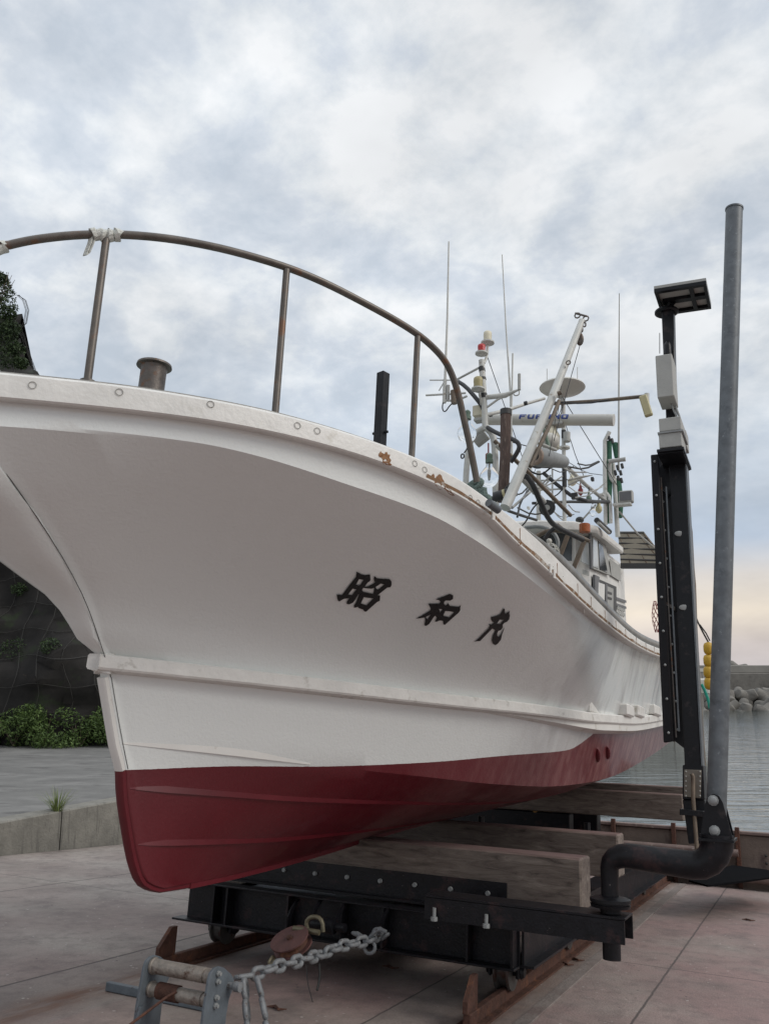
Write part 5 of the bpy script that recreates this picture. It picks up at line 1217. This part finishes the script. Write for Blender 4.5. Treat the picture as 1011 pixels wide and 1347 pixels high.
for (s_, e_) in ((5.77, 6.28), (7.12, 7.24)): mb = MB(); mb.sb(s_, e_, nl+.05, NRR, .50, .508); mb.build('deck_plate', 'blackrust', CR)
# swing-arm bracket on the front right corner
p0 = at(598, 1178, h=.70); p1 = at(828, 1213, h=.66)
s0a, n0a, _ = fr(p0); 
mb = MB(); hT, hB_ = .685, .565; L0, L1 = -2.22, -.98; sb0, sb1 = 5.18, 5.42
mb.sb(sb0, sb1, L0, L1, hT-.014, hT, .002); mb.sb(sb0, sb0+.014, L0, L1-.006, hB_-.02, hT-.016); mb.sb(sb1-.014, sb1, L0, L1, hB_-.02, hT-.016); mb.sb(sb0+.016, sb1-.016, L0, L0+.014, hB_, hT-.016)
mb.build('arm_bracket', 'blackrust', CR)
mb = MB()
for n_ in (-2.12, -1.82): mb.sb(5.36, 5.56, n_-.05, n_+.05, ht+.006, hB_-.022, .003)
mb.build('bracket_foot', 'blackrust', CR)
for n_ in (-2.14, -1.80):
    mb = MB(); c = W(sb0-.03, n_, .545); mb.lathe(c, c+VH*.075, [(0, .022), (.3, .022), (.32, .011), (1, .011)], 8); mb.build('clamp_bolt', 'boxgrey2', CR)
PV = (5.30, -1.085)
ARM = None
def wc(h): return W(PV[0], PV[1], h)
mb = MB(); mb.lathe(wc(.44), wc(.56), [(0, .052), (1, .052)], 20); mb.build('pivot_tube', 'blackrust', CR)
mb = MB(); mb.lathe(wc(.688), wc(.782), [(0, .06), (.3, .06), (.32, .112), (.5, .118), (.53, .105), (.6, .105), (.63, .118), (.82, .118), (.9, .1), (1, .05)], 28); mb.build('pivot_flange', 'blackrust', CR, smooth=30)
pts = [wc(.77), wc(.86), wc(.93)]
hh_ = 1.0; cx = PV[1]
arc = [W(PV[0], PV[1] + .11*(1-math.cos(a)), .93 + .08*math.sin(a)) for a in (.4, .8, 1.2, 1.57)]
arc2 = [W(PV[0]+.0, -.614 + .141*math.sin(a), 1.131 - .141*math.cos(a)) for a in (0.0, .35, .7, 1.05, 1.4, 1.57)]
pp = pts + arc + [W(PV[0], -.80, 1.0)] + arc2 + [W(PV[0], -.473, 1.165)]
rs = [.052]*2 + [.054, .058, .064, .068, .071] + [.074] + [.078, .081, .084, .087, .09, .092] + [.093]
mb = MB(); mb.tube(pp, rs, 22); ARM = mb.build('swing_arm', 'blackrust', CR, smooth=60)
# bracket plates up from the elbow
ANG = 0
pl_ = [at(u, v, s=5.25) for (u, v) in [(920, 1104), (963, 1104), (950, 1056), (945, 1047), (938, 1044), (931, 1047), (927, 1056)]]
mb = MB(); mb.prism(pl_, VS*.012); mb.build('pole_plate', 'black', ARM)
pl_ = [at(u, v, s=5.42) for (u, v) in [(922, 1104), (966, 1104), (954, 1058), (949, 1049), (942, 1046), (935, 1049), (931, 1058)]]
mb = MB(); mb.prism(pl_, VS*.012); mb.build('pole_plate', 'black', ARM)
mb = MB(); a = [at(918, 1104, s=5.22), at(965, 1107, s=5.22)]; mb.box((a[0]+a[1])/2 + VS*.12, (a[1]-a[0])/2, VS*.14, VH*.007); mb.build('base_flange', 'black', ARM)
for (u, v) in [(937, 1053), (939, 1093)]: mb = MB(); c = at(u, v, s=5.235); mb.lathe(c-VS*.02, c+VS*.02, [(0, .012), (.1, .02), (.5, .022), (.55, .03), (1, .03)], 10); mb.build('plate_bolt', 'boxgrey2', ARM)
# galvanised guide pole
gp0, gp1 = at(941, 1085, s=5.35), at(965, 276, s=5.35)
mb = MB(); mb.tube([gp0, gp1], [.056, .056], 28); mb.tube([gp1, gp1+(gp1-gp0).normalized()*.012], .060, 28); mb.build('guide_pole', 'galv', ARM, smooth=40)
# black guide post with its rubbing pad
SP = 5.95
def pst(u, v, s=SP): return at(u, v, s=s)
def hexa(name, m, quad, depth, parent, bev=.004, s=SP):      # four picture corners at distance s, given real depth down the slip
    P3 = [at(u, v, s=s) for u, v in quad]; mb = MB(); mb.prism(P3, VS*depth)
    if bev: bmesh.ops.bevel(mb.bm, geom=list(mb.bm.edges), offset=bev, segments=1, affect='EDGES')
    return mb.build(name, m, parent)
GP = hexa('guide_post', 'black', [(878, 590), (899, 590), (921, 1008), (900, 1008)], .16, ARM)
hexa('post_edge_strip', 'galv', [(899.5, 600), (901.5, 600), (923.5, 1008), (921.5, 1008)], .15, ARM, 0)
hexa('post_upper', 'black', [(869, 402), (885, 402), (889, 590), (877, 590)], .11, ARM)
hexa('post_foot', 'black', [(897, 1006), (924, 1006), (926, 1052), (897, 1052)], .2, ARM, .006)
FP = hexa('foot_cover', 'galvbrown', [(899.5, 1012), (922, 1013), (921, 1050), (899, 1048)], -.012, ARM, .003, SP-.002)
for q in range(6):
    for (uu, side) in ((901.5, 0), (920, 1)):
        mb = MB(); c = at(uu, 1015+q*6.4, s=SP-.018); mb.ball(c, .006, seg=8); mb.build('rivet', 'boxgrey', FP)
T('drain_pipe', 'brown', [(909, 1018, SP-.05), (911, 1022, SP-.05), (911, 1050, SP-.05), (916, 1118, SP-.1)], .013, 10, 0, ARM)
hexa('post_clamp', 'black', [(893, 1064), (925, 1067), (925, 1075), (893, 1072)], .1, ARM, .003, SP-.08)
hexa('lower_post', 'black', [(897, 1052), (926, 1052), (934, 1110), (905, 1110)], .12, ARM, .004, SP+.02)
# pad with bolt rows
PAD = hexa('fender_pad', 'pad', [(855, 598), (865, 597), (884, 975), (872, 977)], .05, ARM, .006, SP-.10)
hexa('pad_flange', 'black', [(865.5, 600), (871, 602), (892, 972), (884.5, 976)], .05, ARM, .002, SP+.12)
hexa('pad_strip', 'steel', [(868, 628), (869.4, 628), (889.5, 970), (888, 970)], .012, ARM, 0, SP-.05)
hexa('pad_strip', 'galv', [(874.5, 640), (876.3, 640), (893.5, 962), (891.5, 962)], .012, ARM, 0, SP-.05)
hexa('pad_back', 'black', [(866, 615), (879, 600), (900, 985), (887, 975)], .04, ARM, .002, SP+.05)
for q in range(9):
    f_ = q/8; mb = MB(); c = at(860.5+18*f_, 607+ f_*357, s=SP-.105); mb.ball(c, .0095, seg=8); mb.build('pad_bolt', 'boxgrey2', PAD)
    mb = MB(); c = at(871.5+19*f_, 660+f_*300, s=SP+.02); mb.ball(c, .009, seg=8); mb.build('pad_bolt', 'boxgrey2', PAD)
for (u, v) in [(893, 702), (899, 799)]: mb = MB(); c = at(u, v, s=SP-.003); mb.box((0, 0, 0), VR, VS, VH); mb.bm.clear(); mb.ball(c, .036, (1, .12, .55), 18); mb.build('oval_plate', 'boxgrey2', ARM)
for v in (640, 792): hexa('pad_link', 'steel' if v > 700 else 'black', [(870+ (v-640)*.04, v), (879+(v-640)*.05, v+6), (879+(v-640)*.05, v+11), (870+(v-640)*.04, v+3)], .05, ARM, 0, SP-.02)
# shelf with grey boxes
def boxat(name, m, u0, u1, v0, v1, s0, dep, parent, bev=.004, skew=0):
    a = [at(u0, v0, s=s0), at(u1, v0+skew, s=s0), at(u1, v1, s=s0), at(u0, v1, s=s0)]
    c = sum(a, Vector())/4; wv = (a[1]-a[0]+a[2]-a[3])/4; hv = VH*((a[0]-a[3]).dot(VH)+(a[1]-a[2]).dot(VH))/4
    wv = VR*wv.dot(VR); mb = MB(); mb.box(c+VS*dep/2, wv, hv, VS*dep/2, bev); return mb.build(name, m, parent)
SH = boxat('shelf', 'black', 863, 899, 589, 593, SP-.28, .46, ARM, .003)
boxat('shelf_rim', 'black', 864, 898, 593.5, 596, SP-.26, .42, ARM, .002)
LB = boxat('lower_box', 'boxgrey', 866, 896, 569, 588, SP-.26, .26, ARM); boxat('box_flange', 'boxgrey2', 864, 898, 566.5, 568.7, SP-.27, .29, ARM, .001); boxat('lower_box', 'boxgrey', 866, 895, 549, 566.2, SP-.26, .26, ARM)
boxat('rear_box', 'boxgrey', 888, 902, 566, 588, SP+.02, .16, ARM)
UB = boxat('upper_box', 'boxgrey', 862.5, 884.5, 466, 522, SP-.24, .24, ARM, .005)
T('box_conduit', 'boxgrey2', [(884, 522, SP-.05), (888, 535, SP-.05), (893, 548, SP-.05)], .008, 6, 1, ARM)
T('box_conduit', 'boxgrey2', [(880, 522, SP-.1), (884, 538, SP-.1), (890, 549, SP-.1)], .006, 6, 1, ARM)
mb = MB(); c = at(877.5, 458, s=SP-.04); mb.lathe(c-VH*.055, c+VH*.06, [(0, .026), (.6, .026), (.85, .02), (1, .006)], 14); mb.build('sensor', 'black', ARM)
T('sensor_aerial', 'dark', [(867, 465, SP-.05), (867, 438, SP-.05)], .003, 5, 0, ARM)
mb = MB(); c = at(876, 411, s=SP+.05); mb.lathe(c-VH*.015, c+VH*.02, [(0, .075), (.3, .09), (.7, .09), (1, .06)], 20); mb.build('post_collar', 'black', ARM)
# tilted solar panel
a, b_, c, d = at(859.5, 380, s=SP-.22), at(928, 369, s=SP-.22), at(931, 396, s=SP+.22), at(868, 406, s=SP+.26)
u_ = (b_-a); v_ = VS*.42 + VH*(.02); nn = u_.cross(v_).normalized()
if nn.z < 0: nn = -nn
mb = MB(); mb.prism([a, b_, b_+v_, a+v_], nn*.022); SOL = mb.build('solar_panel', 'boxgrey', ARM)
mb = MB()
fw = .028
for (p, q_) in [((0, 0), (1, .09)), ((0, .91), (1, 1)), ((0, .09), (.06, .91)), ((.94, .09), (1, .91)), ((.10, .42), (.94, .56)), ((.66, .09), (.74, .42)), ((.66, .56), (.74, .91))]:
    A = a+u_*p[0]+v_*p[1]; Bv = u_*(q_[0]-p[0]); Cv = v_*(q_[1]-p[1]); mb.prism([A, A+Bv, A+Bv+Cv, A+Cv], -nn*fw)
mb.build('panel_frame', 'black', SOL)
mb = MB(); cc = a+u_*.28+v_*.5; mb.tube([at(876, 408, s=SP+.05), cc-nn*.02], .03, 10); mb.build('panel_bracket', 'black', SOL)
# second, farther guide post of the cradle
T('far_guide_post', 'brown', [(899, 650, 9.4), (906, 700, 9.4), (914, 860, 9.4), (925, 1040, 9.4)], .035, 10, 0, CR)
T('far_guide_cap', 'brown', [(909, 748, 9.2), (911, 770, 9.2), (914, 862, 9.2)], .03, 10, 0, CR)
# big dark foot plate beside the elbow
mb = MB(); q_ = [at(u, v, h=.10+.0) for u, v in [(900, 1162), (953, 1132), (1030, 1150), (1000, 1160), (990, 1165), (940, 1168)]]
mb.prism([at(u, v, h=.35) for u, v in [(905, 1160), (962, 1140), (1008, 1146), (1030, 1154), (985, 1160), (930, 1167)]], VH*.02); mb.build('foot_plate', 'mattblack', ARM)

# ================================================================ chain, pulley, fairlead
LK, WD, RR_ = .118, .078, .0145
def chain_run(pts, label, sag=True):
    P3 = pts; e = empty('chain', P3[0], label, 'chain'); proto = None
    # arc length walk
    seg = [(P3[i+1]-P3[i]).length for i in range(len(P3)-1)]; tot = sum(seg); step = LK-2.3*RR_; nn = max(1, int(tot/step)); k = 0
    for q in range(nn):
        dist = (q+.5)/nn*tot; i = 0
        while i < len(seg)-1 and dist > seg[i]: dist -= seg[i]; i += 1
        c = P3[i].lerp(P3[i+1], dist/seg[i]); d = (P3[i+1]-P3[i]).normalized()
        up = d.cross(VR+VS*.2).normalized() if q % 2 else d.cross((VH+VS*.6)).normalized()
        up = Matrix.Rotation(R(random.uniform(-18, 18)), 3, d) @ up
        mb = MB(); mb.link(c + Vector((random.uniform(-1, 1), random.uniform(-1, 1), random.uniform(-1, 1)))*.003, d+Vector((random.uniform(-.08, .08), 0, random.uniform(-.08, .08))), up, LK, WD, RR_); mb.build('chain_link', 'chain', e, smooth=70)
    return e
def cpts(lst): return smooth_pts([at(u, v, s=s) for u, v, s in lst], 2)
chain_run(cpts([(312, 1286, 3.98), (340, 1279, 4.1), (380, 1268, 4.35), (420, 1256, 4.7), (455, 1242, 5.0), (485, 1238, 5.2), (500, 1228, 5.35)]), 'grey steel chain stretched from the fairlead to the front beam of the cradle')
chain_run(cpts([(322, 1288, 3.98), (323, 1310, 3.95), (325, 1335, 3.93), (326, 1372, 3.9)]), 'grey chain hanging straight down from the fairlead, left one of two')
chain_run(cpts([(336, 1286, 4.0), (343, 1305, 3.98), (348, 1330, 3.95), (352, 1375, 3.92)]), 'grey chain hanging down from the fairlead, right one of two')
mb = MB(); p = at(483, 1246, s=5.22); k = px(5.2)
hp = [at(u, v, s=5.22) for u, v in [(508, 1226), (500, 1222), (492, 1226), (484, 1236), (478, 1246), (482, 1254), (490, 1254), (494, 1246), (489, 1237)]]
mb.tube(smooth_pts(hp, 1), [.012]*len(smooth_pts(hp, 1)), 9); mb.tube([at(463, 1227, s=5.25), at(470, 1229, s=5.24), at(481, 1235, s=5.22)], [.010, .018, .012], 9)
mb.link(at(497, 1226, s=5.3), VR+VH*.3, VH, .09, .06, .011); mb.link(at(506, 1232, s=5.34), VR+VH*.8, VS, .08, .055, .011)
tag(mb.build('chain_hook', 'chain', smooth=60), 'grey grab hook joining the chain to the cradle front beam', 'hook')
# snatch block
c = at(384, 1240, s=5.05); e = empty('snatch_block', c, 'rusty red-brown snatch block hanging in a shackle from the cradle front beam', 'snatch block')
ax1 = (VR*.97+VH*.16-VS*.15).normalized(); ax2 = (VH*.55+VS*.8).normalized(); ax2 = (ax2-ax1*ax2.dot(ax1)).normalized(); ax3 = ax1.cross(ax2)
def sb_poly(r1, r2): return [c + ax1*r1*math.cos(a)*(1.12 if math.cos(a) < 0 else 1.0) + ax2*r2*math.sin(a) for a in [q*math.pi/10 for q in range(20)]]
for off in (-.035, .025): mb = MB(); mb.prism([p+ax3*off for p in sb_poly(.135, .115)], ax3*.01); mb.build('cheek_plate', 'blockbrown', e)
mb = MB(); mb.lathe(c-ax3*.022, c+ax3*.022, [(0, .105), (.2, .1), (.5, .085), (.8, .1), (1, .105)], 24); mb.build('sheave', 'rust', e)
mb = MB(); mb.lathe(c-ax3*.05, c+ax3*.05, [(0, .014), (.15, .02), (1, .02)], 8); mb.build('centre_pin', 'rust', e)
mb = MB(); mb.link(at(357, 1264, s=4.95), ax2, VS, .075, .055, .009); mb.build('becket_ring', 'brass2', e)
mb = MB(); mb.cyl(at(386, 1221, s=5.1), at(420, 1227, s=5.1), .017, seg=12); mb.build('shackle_pin', 'brass2', e)
sp_ = [at(u, v, s=5.2) for u, v in [(405, 1224), (402, 1213), (408, 1206), (418, 1206), (424, 1212), (425, 1226)]]
mb = MB(); mb.tube(smooth_pts(sp_, 1), .014, 9); mb.build('shackle_bow', 'brass2', e)
mb = MB(); mb.cyl(at(410, 1215, s=5.3), at(454, 1221, s=5.3), .028, seg=14); mb.lathe(at(428, 1217, s=5.29), at(440, 1219, s=5.29), [(0, .05), (1, .05)], 12); mb.build('clevis_pin', 'blackrust', e)
mb = MB(); mb.cyl(at(449, 1206, s=5.33)-VR*.012, at(449, 1206, s=5.33)+VR*.02, .001); mb.bm.clear()
for (u, v) in [(381, 1190), (412, 1190), (445, 1192), (503, 1198)]:
    pts = [at(u+8, v-6, s=5.5), at(u+1, v+6, s=5.42), at(u-3, v+16, s=5.38), at(u-4, v+28, s=5.4)]
    mb2 = MB(); mb2.sweep([[p-VR*.006-VS*.0, p+VR*.006, p+VR*.006+VS*.05, p-VR*.006+VS*.05] for p in pts]); mb2.build('pad_eye', 'blackrust', CR)
# fairlead
FS = 3.72
e = empty('roller_fairlead', at(240, 1347, s=FS), 'grey steel fairlead with two worn rollers between side plates, in the foreground', 'fairlead')
def fpl(px_, s, th, m='greypaint', nm='side_plate'):
    P3 = [at(u, v, s=s) for u, v in px_]; mb = MB(); mb.prism(P3, VS*th); bmesh.ops.bevel(mb.bm, geom=list(mb.bm.edges), offset=.0025, segments=1, affect='EDGES'); return mb.build(nm, m, e)
# side plates stand across the roller axis; each is a slab in the s-h plane
def side(u_top, v_top, s_c, n_off, sh, mirror=1):
    c = at(u_top, v_top, s=s_c); sc, nc_, hc = fr(c)
    prof = [(-.055, -.02), (-.045, .012), (-.02, .028), (.01, .03), (.04, .018), (.10, -.045), (.135, -.085), (.14, -.13), (.105, -.18), (.10, -.24), (.10, -.42), (-.075, -.42), (-.07, -.2)]
    return sc, nc_, hc, prof
cR = fr(at(283, 1277, s=FS)); cL = fr(at(199, 1262, s=FS))
for (cc_, sgn) in ((cR, 1), (cL, 1)):
    prof = [(-.055, -.03), (-.045, .002), (-.02, .018), (.01, .02), (.045, .006), (.10, -.035), (.125, -.065), (.125, -.10), (.10, -.15), (.09, -.22), (.09, -.5), (-.075, -.5), (-.07, -.2)]
    mb = MB(); mb.prism([W(FS+a*1.22, cc_[1]+(.0 if cc_ is cR else -.0), cc_[2]+b_) for a, b_ in prof], VR*.016); bmesh.ops.bevel(mb.bm, geom=list(mb.bm.edges), offset=.002, segments=1, affect='EDGES'); mb.build('side_plate', 'greypaint', e)
nL, nRt = cL[1]+.018, cR[1]-.002
for (dh, ds_, r_, m_) in [(-.028, 0, .036, 'roller'), (-.135, .0, .034, 'roller')]:
    h_ = (cL[2]+cR[2])/2+dh; mb = MB(); mb.lathe(W(FS+ds_, nL, h_), W(FS+ds_, nRt, h_), [(0, r_*1.12), (.03, r_*1.12), (.04, r_), (.86, r_), (.865, r_*.86), (.885, r_*.86), (.89, r_*1.0), (1, r_*1.0)], 28); mb.build('roller', m_, e, smooth=30)
h_ = (cL[2]+cR[2])/2-.135; WRN = MB(); a0 = []
for q in range(0, 300): a = q/12*6.2832; a0.append(W(FS, nL+.055+q*.00043, h_) + (VS*math.cos(a)+VH*math.sin(a))*.038)
WRN.tube(a0, .0036, 5)
WRN.tube([W(FS-.03, nL+.19, h_+.02), W(FS-.06, nL+.16, h_+.0), W(FS-.28, nL+.02, h_-.16), W(FS-.5, nL-.08, h_-.3)], .007, 8)
tag(WRN.build('wire_rope', 'rust'), 'brown wire rope wound on the lower roller of the fairlead and led off left', 'wire rope')
for (u, v) in [(281, 1281), (278, 1325)]:
    for dv in (-5, 5):
        c = at(u, v+dv, s=FS-.02); sc, nn_, hc = fr(c); c = W(FS-.0, cR[1]+.018, cR[2]-.028+(.0 if v < 1300 else -.107)+(.018 if dv < 0 else -.018)); mb = MB(); mb.lathe(c, c+VR*.02, [(0, .014), (.5, .014), (.52, .009), (1, .009)], 8); mb.build('bolt', 'boxgrey2', e)
mb = MB(); c = W(FS+.105, cR[1]+.0, cR[2]-.082); mb.lathe(c-VR*.03, c+VR*.09, [(0, .026), (.2, .026), (.22, .017), (.7, .017), (.72, .024), (1, .024)], 14); mb.build('shackle_pin', 'chain', e)
mb = MB(); mb.prism([W(FS-.08, cL[1]+.018+q, cL[2]-.2) for q in (0, .012)] + [W(FS-.14, cL[1]+.03, cL[2]-.5), W(FS-.14, cL[1]+.018, cL[2]-.5)], VS*.03); mb.build('gusset', 'greypaint', e)
# debris on the slab
k = 0
for (u, v, L_, lab) in [(418, 1285, .0, ''), ]: pass
T('dangling_cord', 'dark', [(420, 1268, 5.3), (421, 1285, 5.25), (417, 1303, 5.2)], .008, 6, 1); T('dangling_cord2', 'dark', [(403, 1270, 5.3), (404, 1292, 5.2), (411, 1318, 5.05)], .003, 5, 1)
for nm, lab in (('dangling_cord', 'short black strap end hanging under the cradle front beam, thicker of two'), ('dangling_cord2', 'thin dark wire hanging under the cradle front beam')):
    o = C.objects[nm]; o.parent = None; o.location = ROOTS[BOAT.name]; tag(o, lab, 'strap'); o.name = 'hanging_cord'
for (u, v, lab) in [(742, 1268, 'dry brown twig on the concrete beside the right wheels, near one'), (756, 1262, 'dry brown twig on the concrete beside the right wheels, far one'), (362, 1326, 'dark twig on the slab below the chain'), (512, 1272, 'small dark stone on the slab under the cradle'), (983, 1210, 'tiny dark stone on the pink slab at the right')]:
    mb = MB(); c = at(u, v, h=.012); mb.tube([c-VR*.06, c-VR*.02+VS*.03, c+VR*.03-VS*.01, c+VR*.07+VS*.02], [.004, .011, .008, .003], 6); tag(mb.build('twig', 'rust'), lab, 'twig')

# ================================================================ stop-log wall across the slip
SBW = 13.45
e = empty('stop_log_wall', W(SBW, 1.5, 0), 'low brown panelled wall across the slipway holding back the sea water', 'sea wall')
mb = MB(); mb.sb(SBW, SBW+.14, -10.2, 14, -.2, .70, .01); mb.build('panel', 'wallbrown', e)
mb = MB(); mb.sb(SBW-.03, SBW+.17, -10.2, 14, .705, .75, .008); mb.build('top_rail', 'brown3', e)
mb = MB(); mb.tube([W(SBW-.12, -5.5, .16), W(SBW-.12, 14, .16)], .075, 14); mb.build('bottom_pipe', 'brown3', e)
mb = MB(); mb.tube([W(SBW-.10, -5.5, .46), W(SBW-.10, -.9, .46)], .05, 12); mb.build('upper_pipe', 'brown3', e)
for q in range(18):
    n_ = -5.2 + q*.86; mb = MB(); mb.sb(SBW-.075, SBW-.005, n_-.03, n_+.03, .0, .80, .006); p_ = mb.build('clamp_post', 'rust', e)
    for dh in (.35, .45): mb = MB(); mb.ball(W(SBW-.004, n_+.35, dh), .018, seg=8); mb.build('wall_bolt', 'dark', e)
    for dh in (.35, .45): mb = MB(); mb.ball(W(SBW-.004, n_+.52, dh), .018, seg=8); mb.build('wall_bolt', 'dark', e)

# ================================================================ moored boat and floats beyond
yb = 30.
e = empty('moored_boat', at(905, 938, y=yb), 'weathered grey-white hull of a second boat moored behind the black guide post', 'boat')
sec = lambda x, y, b_: [Vector((x-b_, y, ZW-.2)), Vector((x-b_*1.15, y, ZW+1.4)), Vector((x-b_*1.3, y, ZW+2.35)), Vector((x+b_*1.3, y, ZW+2.35)), Vector((x+b_*1.15, y, ZW+1.4)), Vector((x+b_, y, ZW-.2))]
xr = at(930, 900, y=yb).x
mb = MB(); mb.sweep([[v + Vector((0, 0, dz)) for v in sec(xr-1.6-dx, yb+dy, w_)] for dx, dy, w_, dz in [(0, 0, 1.25, 0), (.3, 2, 1.35, -.1), (.6, 5, 1.3, -.2), (1, 8, .9, 0), (1.3, 10, .2, .3)]]); mb.build('hull', 'oldhull', e, smooth=30)
mb = MB(); mb.sweep([[v for v in [Vector((xr-1.6-dx-w_*1.34, yb+dy-.02, z_)), Vector((xr-1.6-dx-w_*1.34, yb+dy-.02, z_+.12)), Vector((xr-1.6-dx+w_*1.34, yb+dy-.02, z_+.12)), Vector((xr-1.6-dx+w_*1.34, yb+dy-.02, z_))]] for dx, dy, w_, z_ in [(0, 0, 1.25, ZW+2.36), (.3, 2, 1.35, ZW+2.26), (.6, 5, 1.3, ZW+2.16)]]); mb.build('rail_cap', 'cream2', e)
mb = MB(); mb.box(at(922, 903, y=yb-.35), Vector((.22, 0, 0)), Vector((0, .2, 0)), Vector((0, 0, .28)), .06); mb.build('white_fender', 'cream2', e)
mb = MB(); mb.tube([at(922, 900, y=yb-.7), at(926, 908, y=yb-.7), at(930, 918, y=yb-.7), at(933, 932, y=yb-.7)], .05, 7); mb.build('teal_rope', 'teal', e)
yf = 12.2
for k, (u, v, lab) in enumerate([(931, 853, 'topmost yellow float in the string left of the galvanised pole'), (931, 869, 'second yellow float from the top of the string by the pole'), (931, 884, 'third yellow float from the top of the string by the pole'), (932, 899, 'lowest yellow float of the string left of the galvanised pole'), (952, 901, 'single yellow float showing right of the galvanised pole')]):
    c = at(u, v, y=yf+.1*(k == 4)); mb = MB(); r_ = .068; mb.lathe(c-Vector((0, 0, .09)), c+Vector((0, 0, .09)), [(0, r_*.3), (.1, r_*.8), (.3, r_), (.7, r_), (.9, r_*.8), (1, r_*.3)], 18); tag(mb.build('net_float', 'yellow', smooth=60), lab, 'float', 'yellow net floats hanging beyond the guide posts')
mb = MB(); mb.tube([at(910, 800, y=yf-.3), at(917, 818, y=yf-.2), at(924, 832, y=yf-.1), at(931, 845, y=yf), at(932, 905, y=yf)], .012, 6); mb.tube([at(920, 822, y=yf-.2), at(928, 833, y=yf), at(933, 843, y=yf)], .010, 6)
tag(mb.build('float_rope', 'dark'), 'dark rope from the far guide post down to the string of yellow floats', 'rope')
mb = MB(); c = at(862, 812, y=13.5)
for k in range(12): mb.tube([c + Vector((.06*math.cos(k*.52+q*.5*(-1)**k)*math.sin(.3+q*.31), .06*math.sin(k*.52+q*.5*(-1)**k)*math.sin(.3+q*.31), .26-.5*q/8)) for q in range(9)], .005, 5)
tag(mb.build('red_net_bag', 'redlamp'), 'small red mesh bag hanging by the stern just left of the black post', 'net bag')
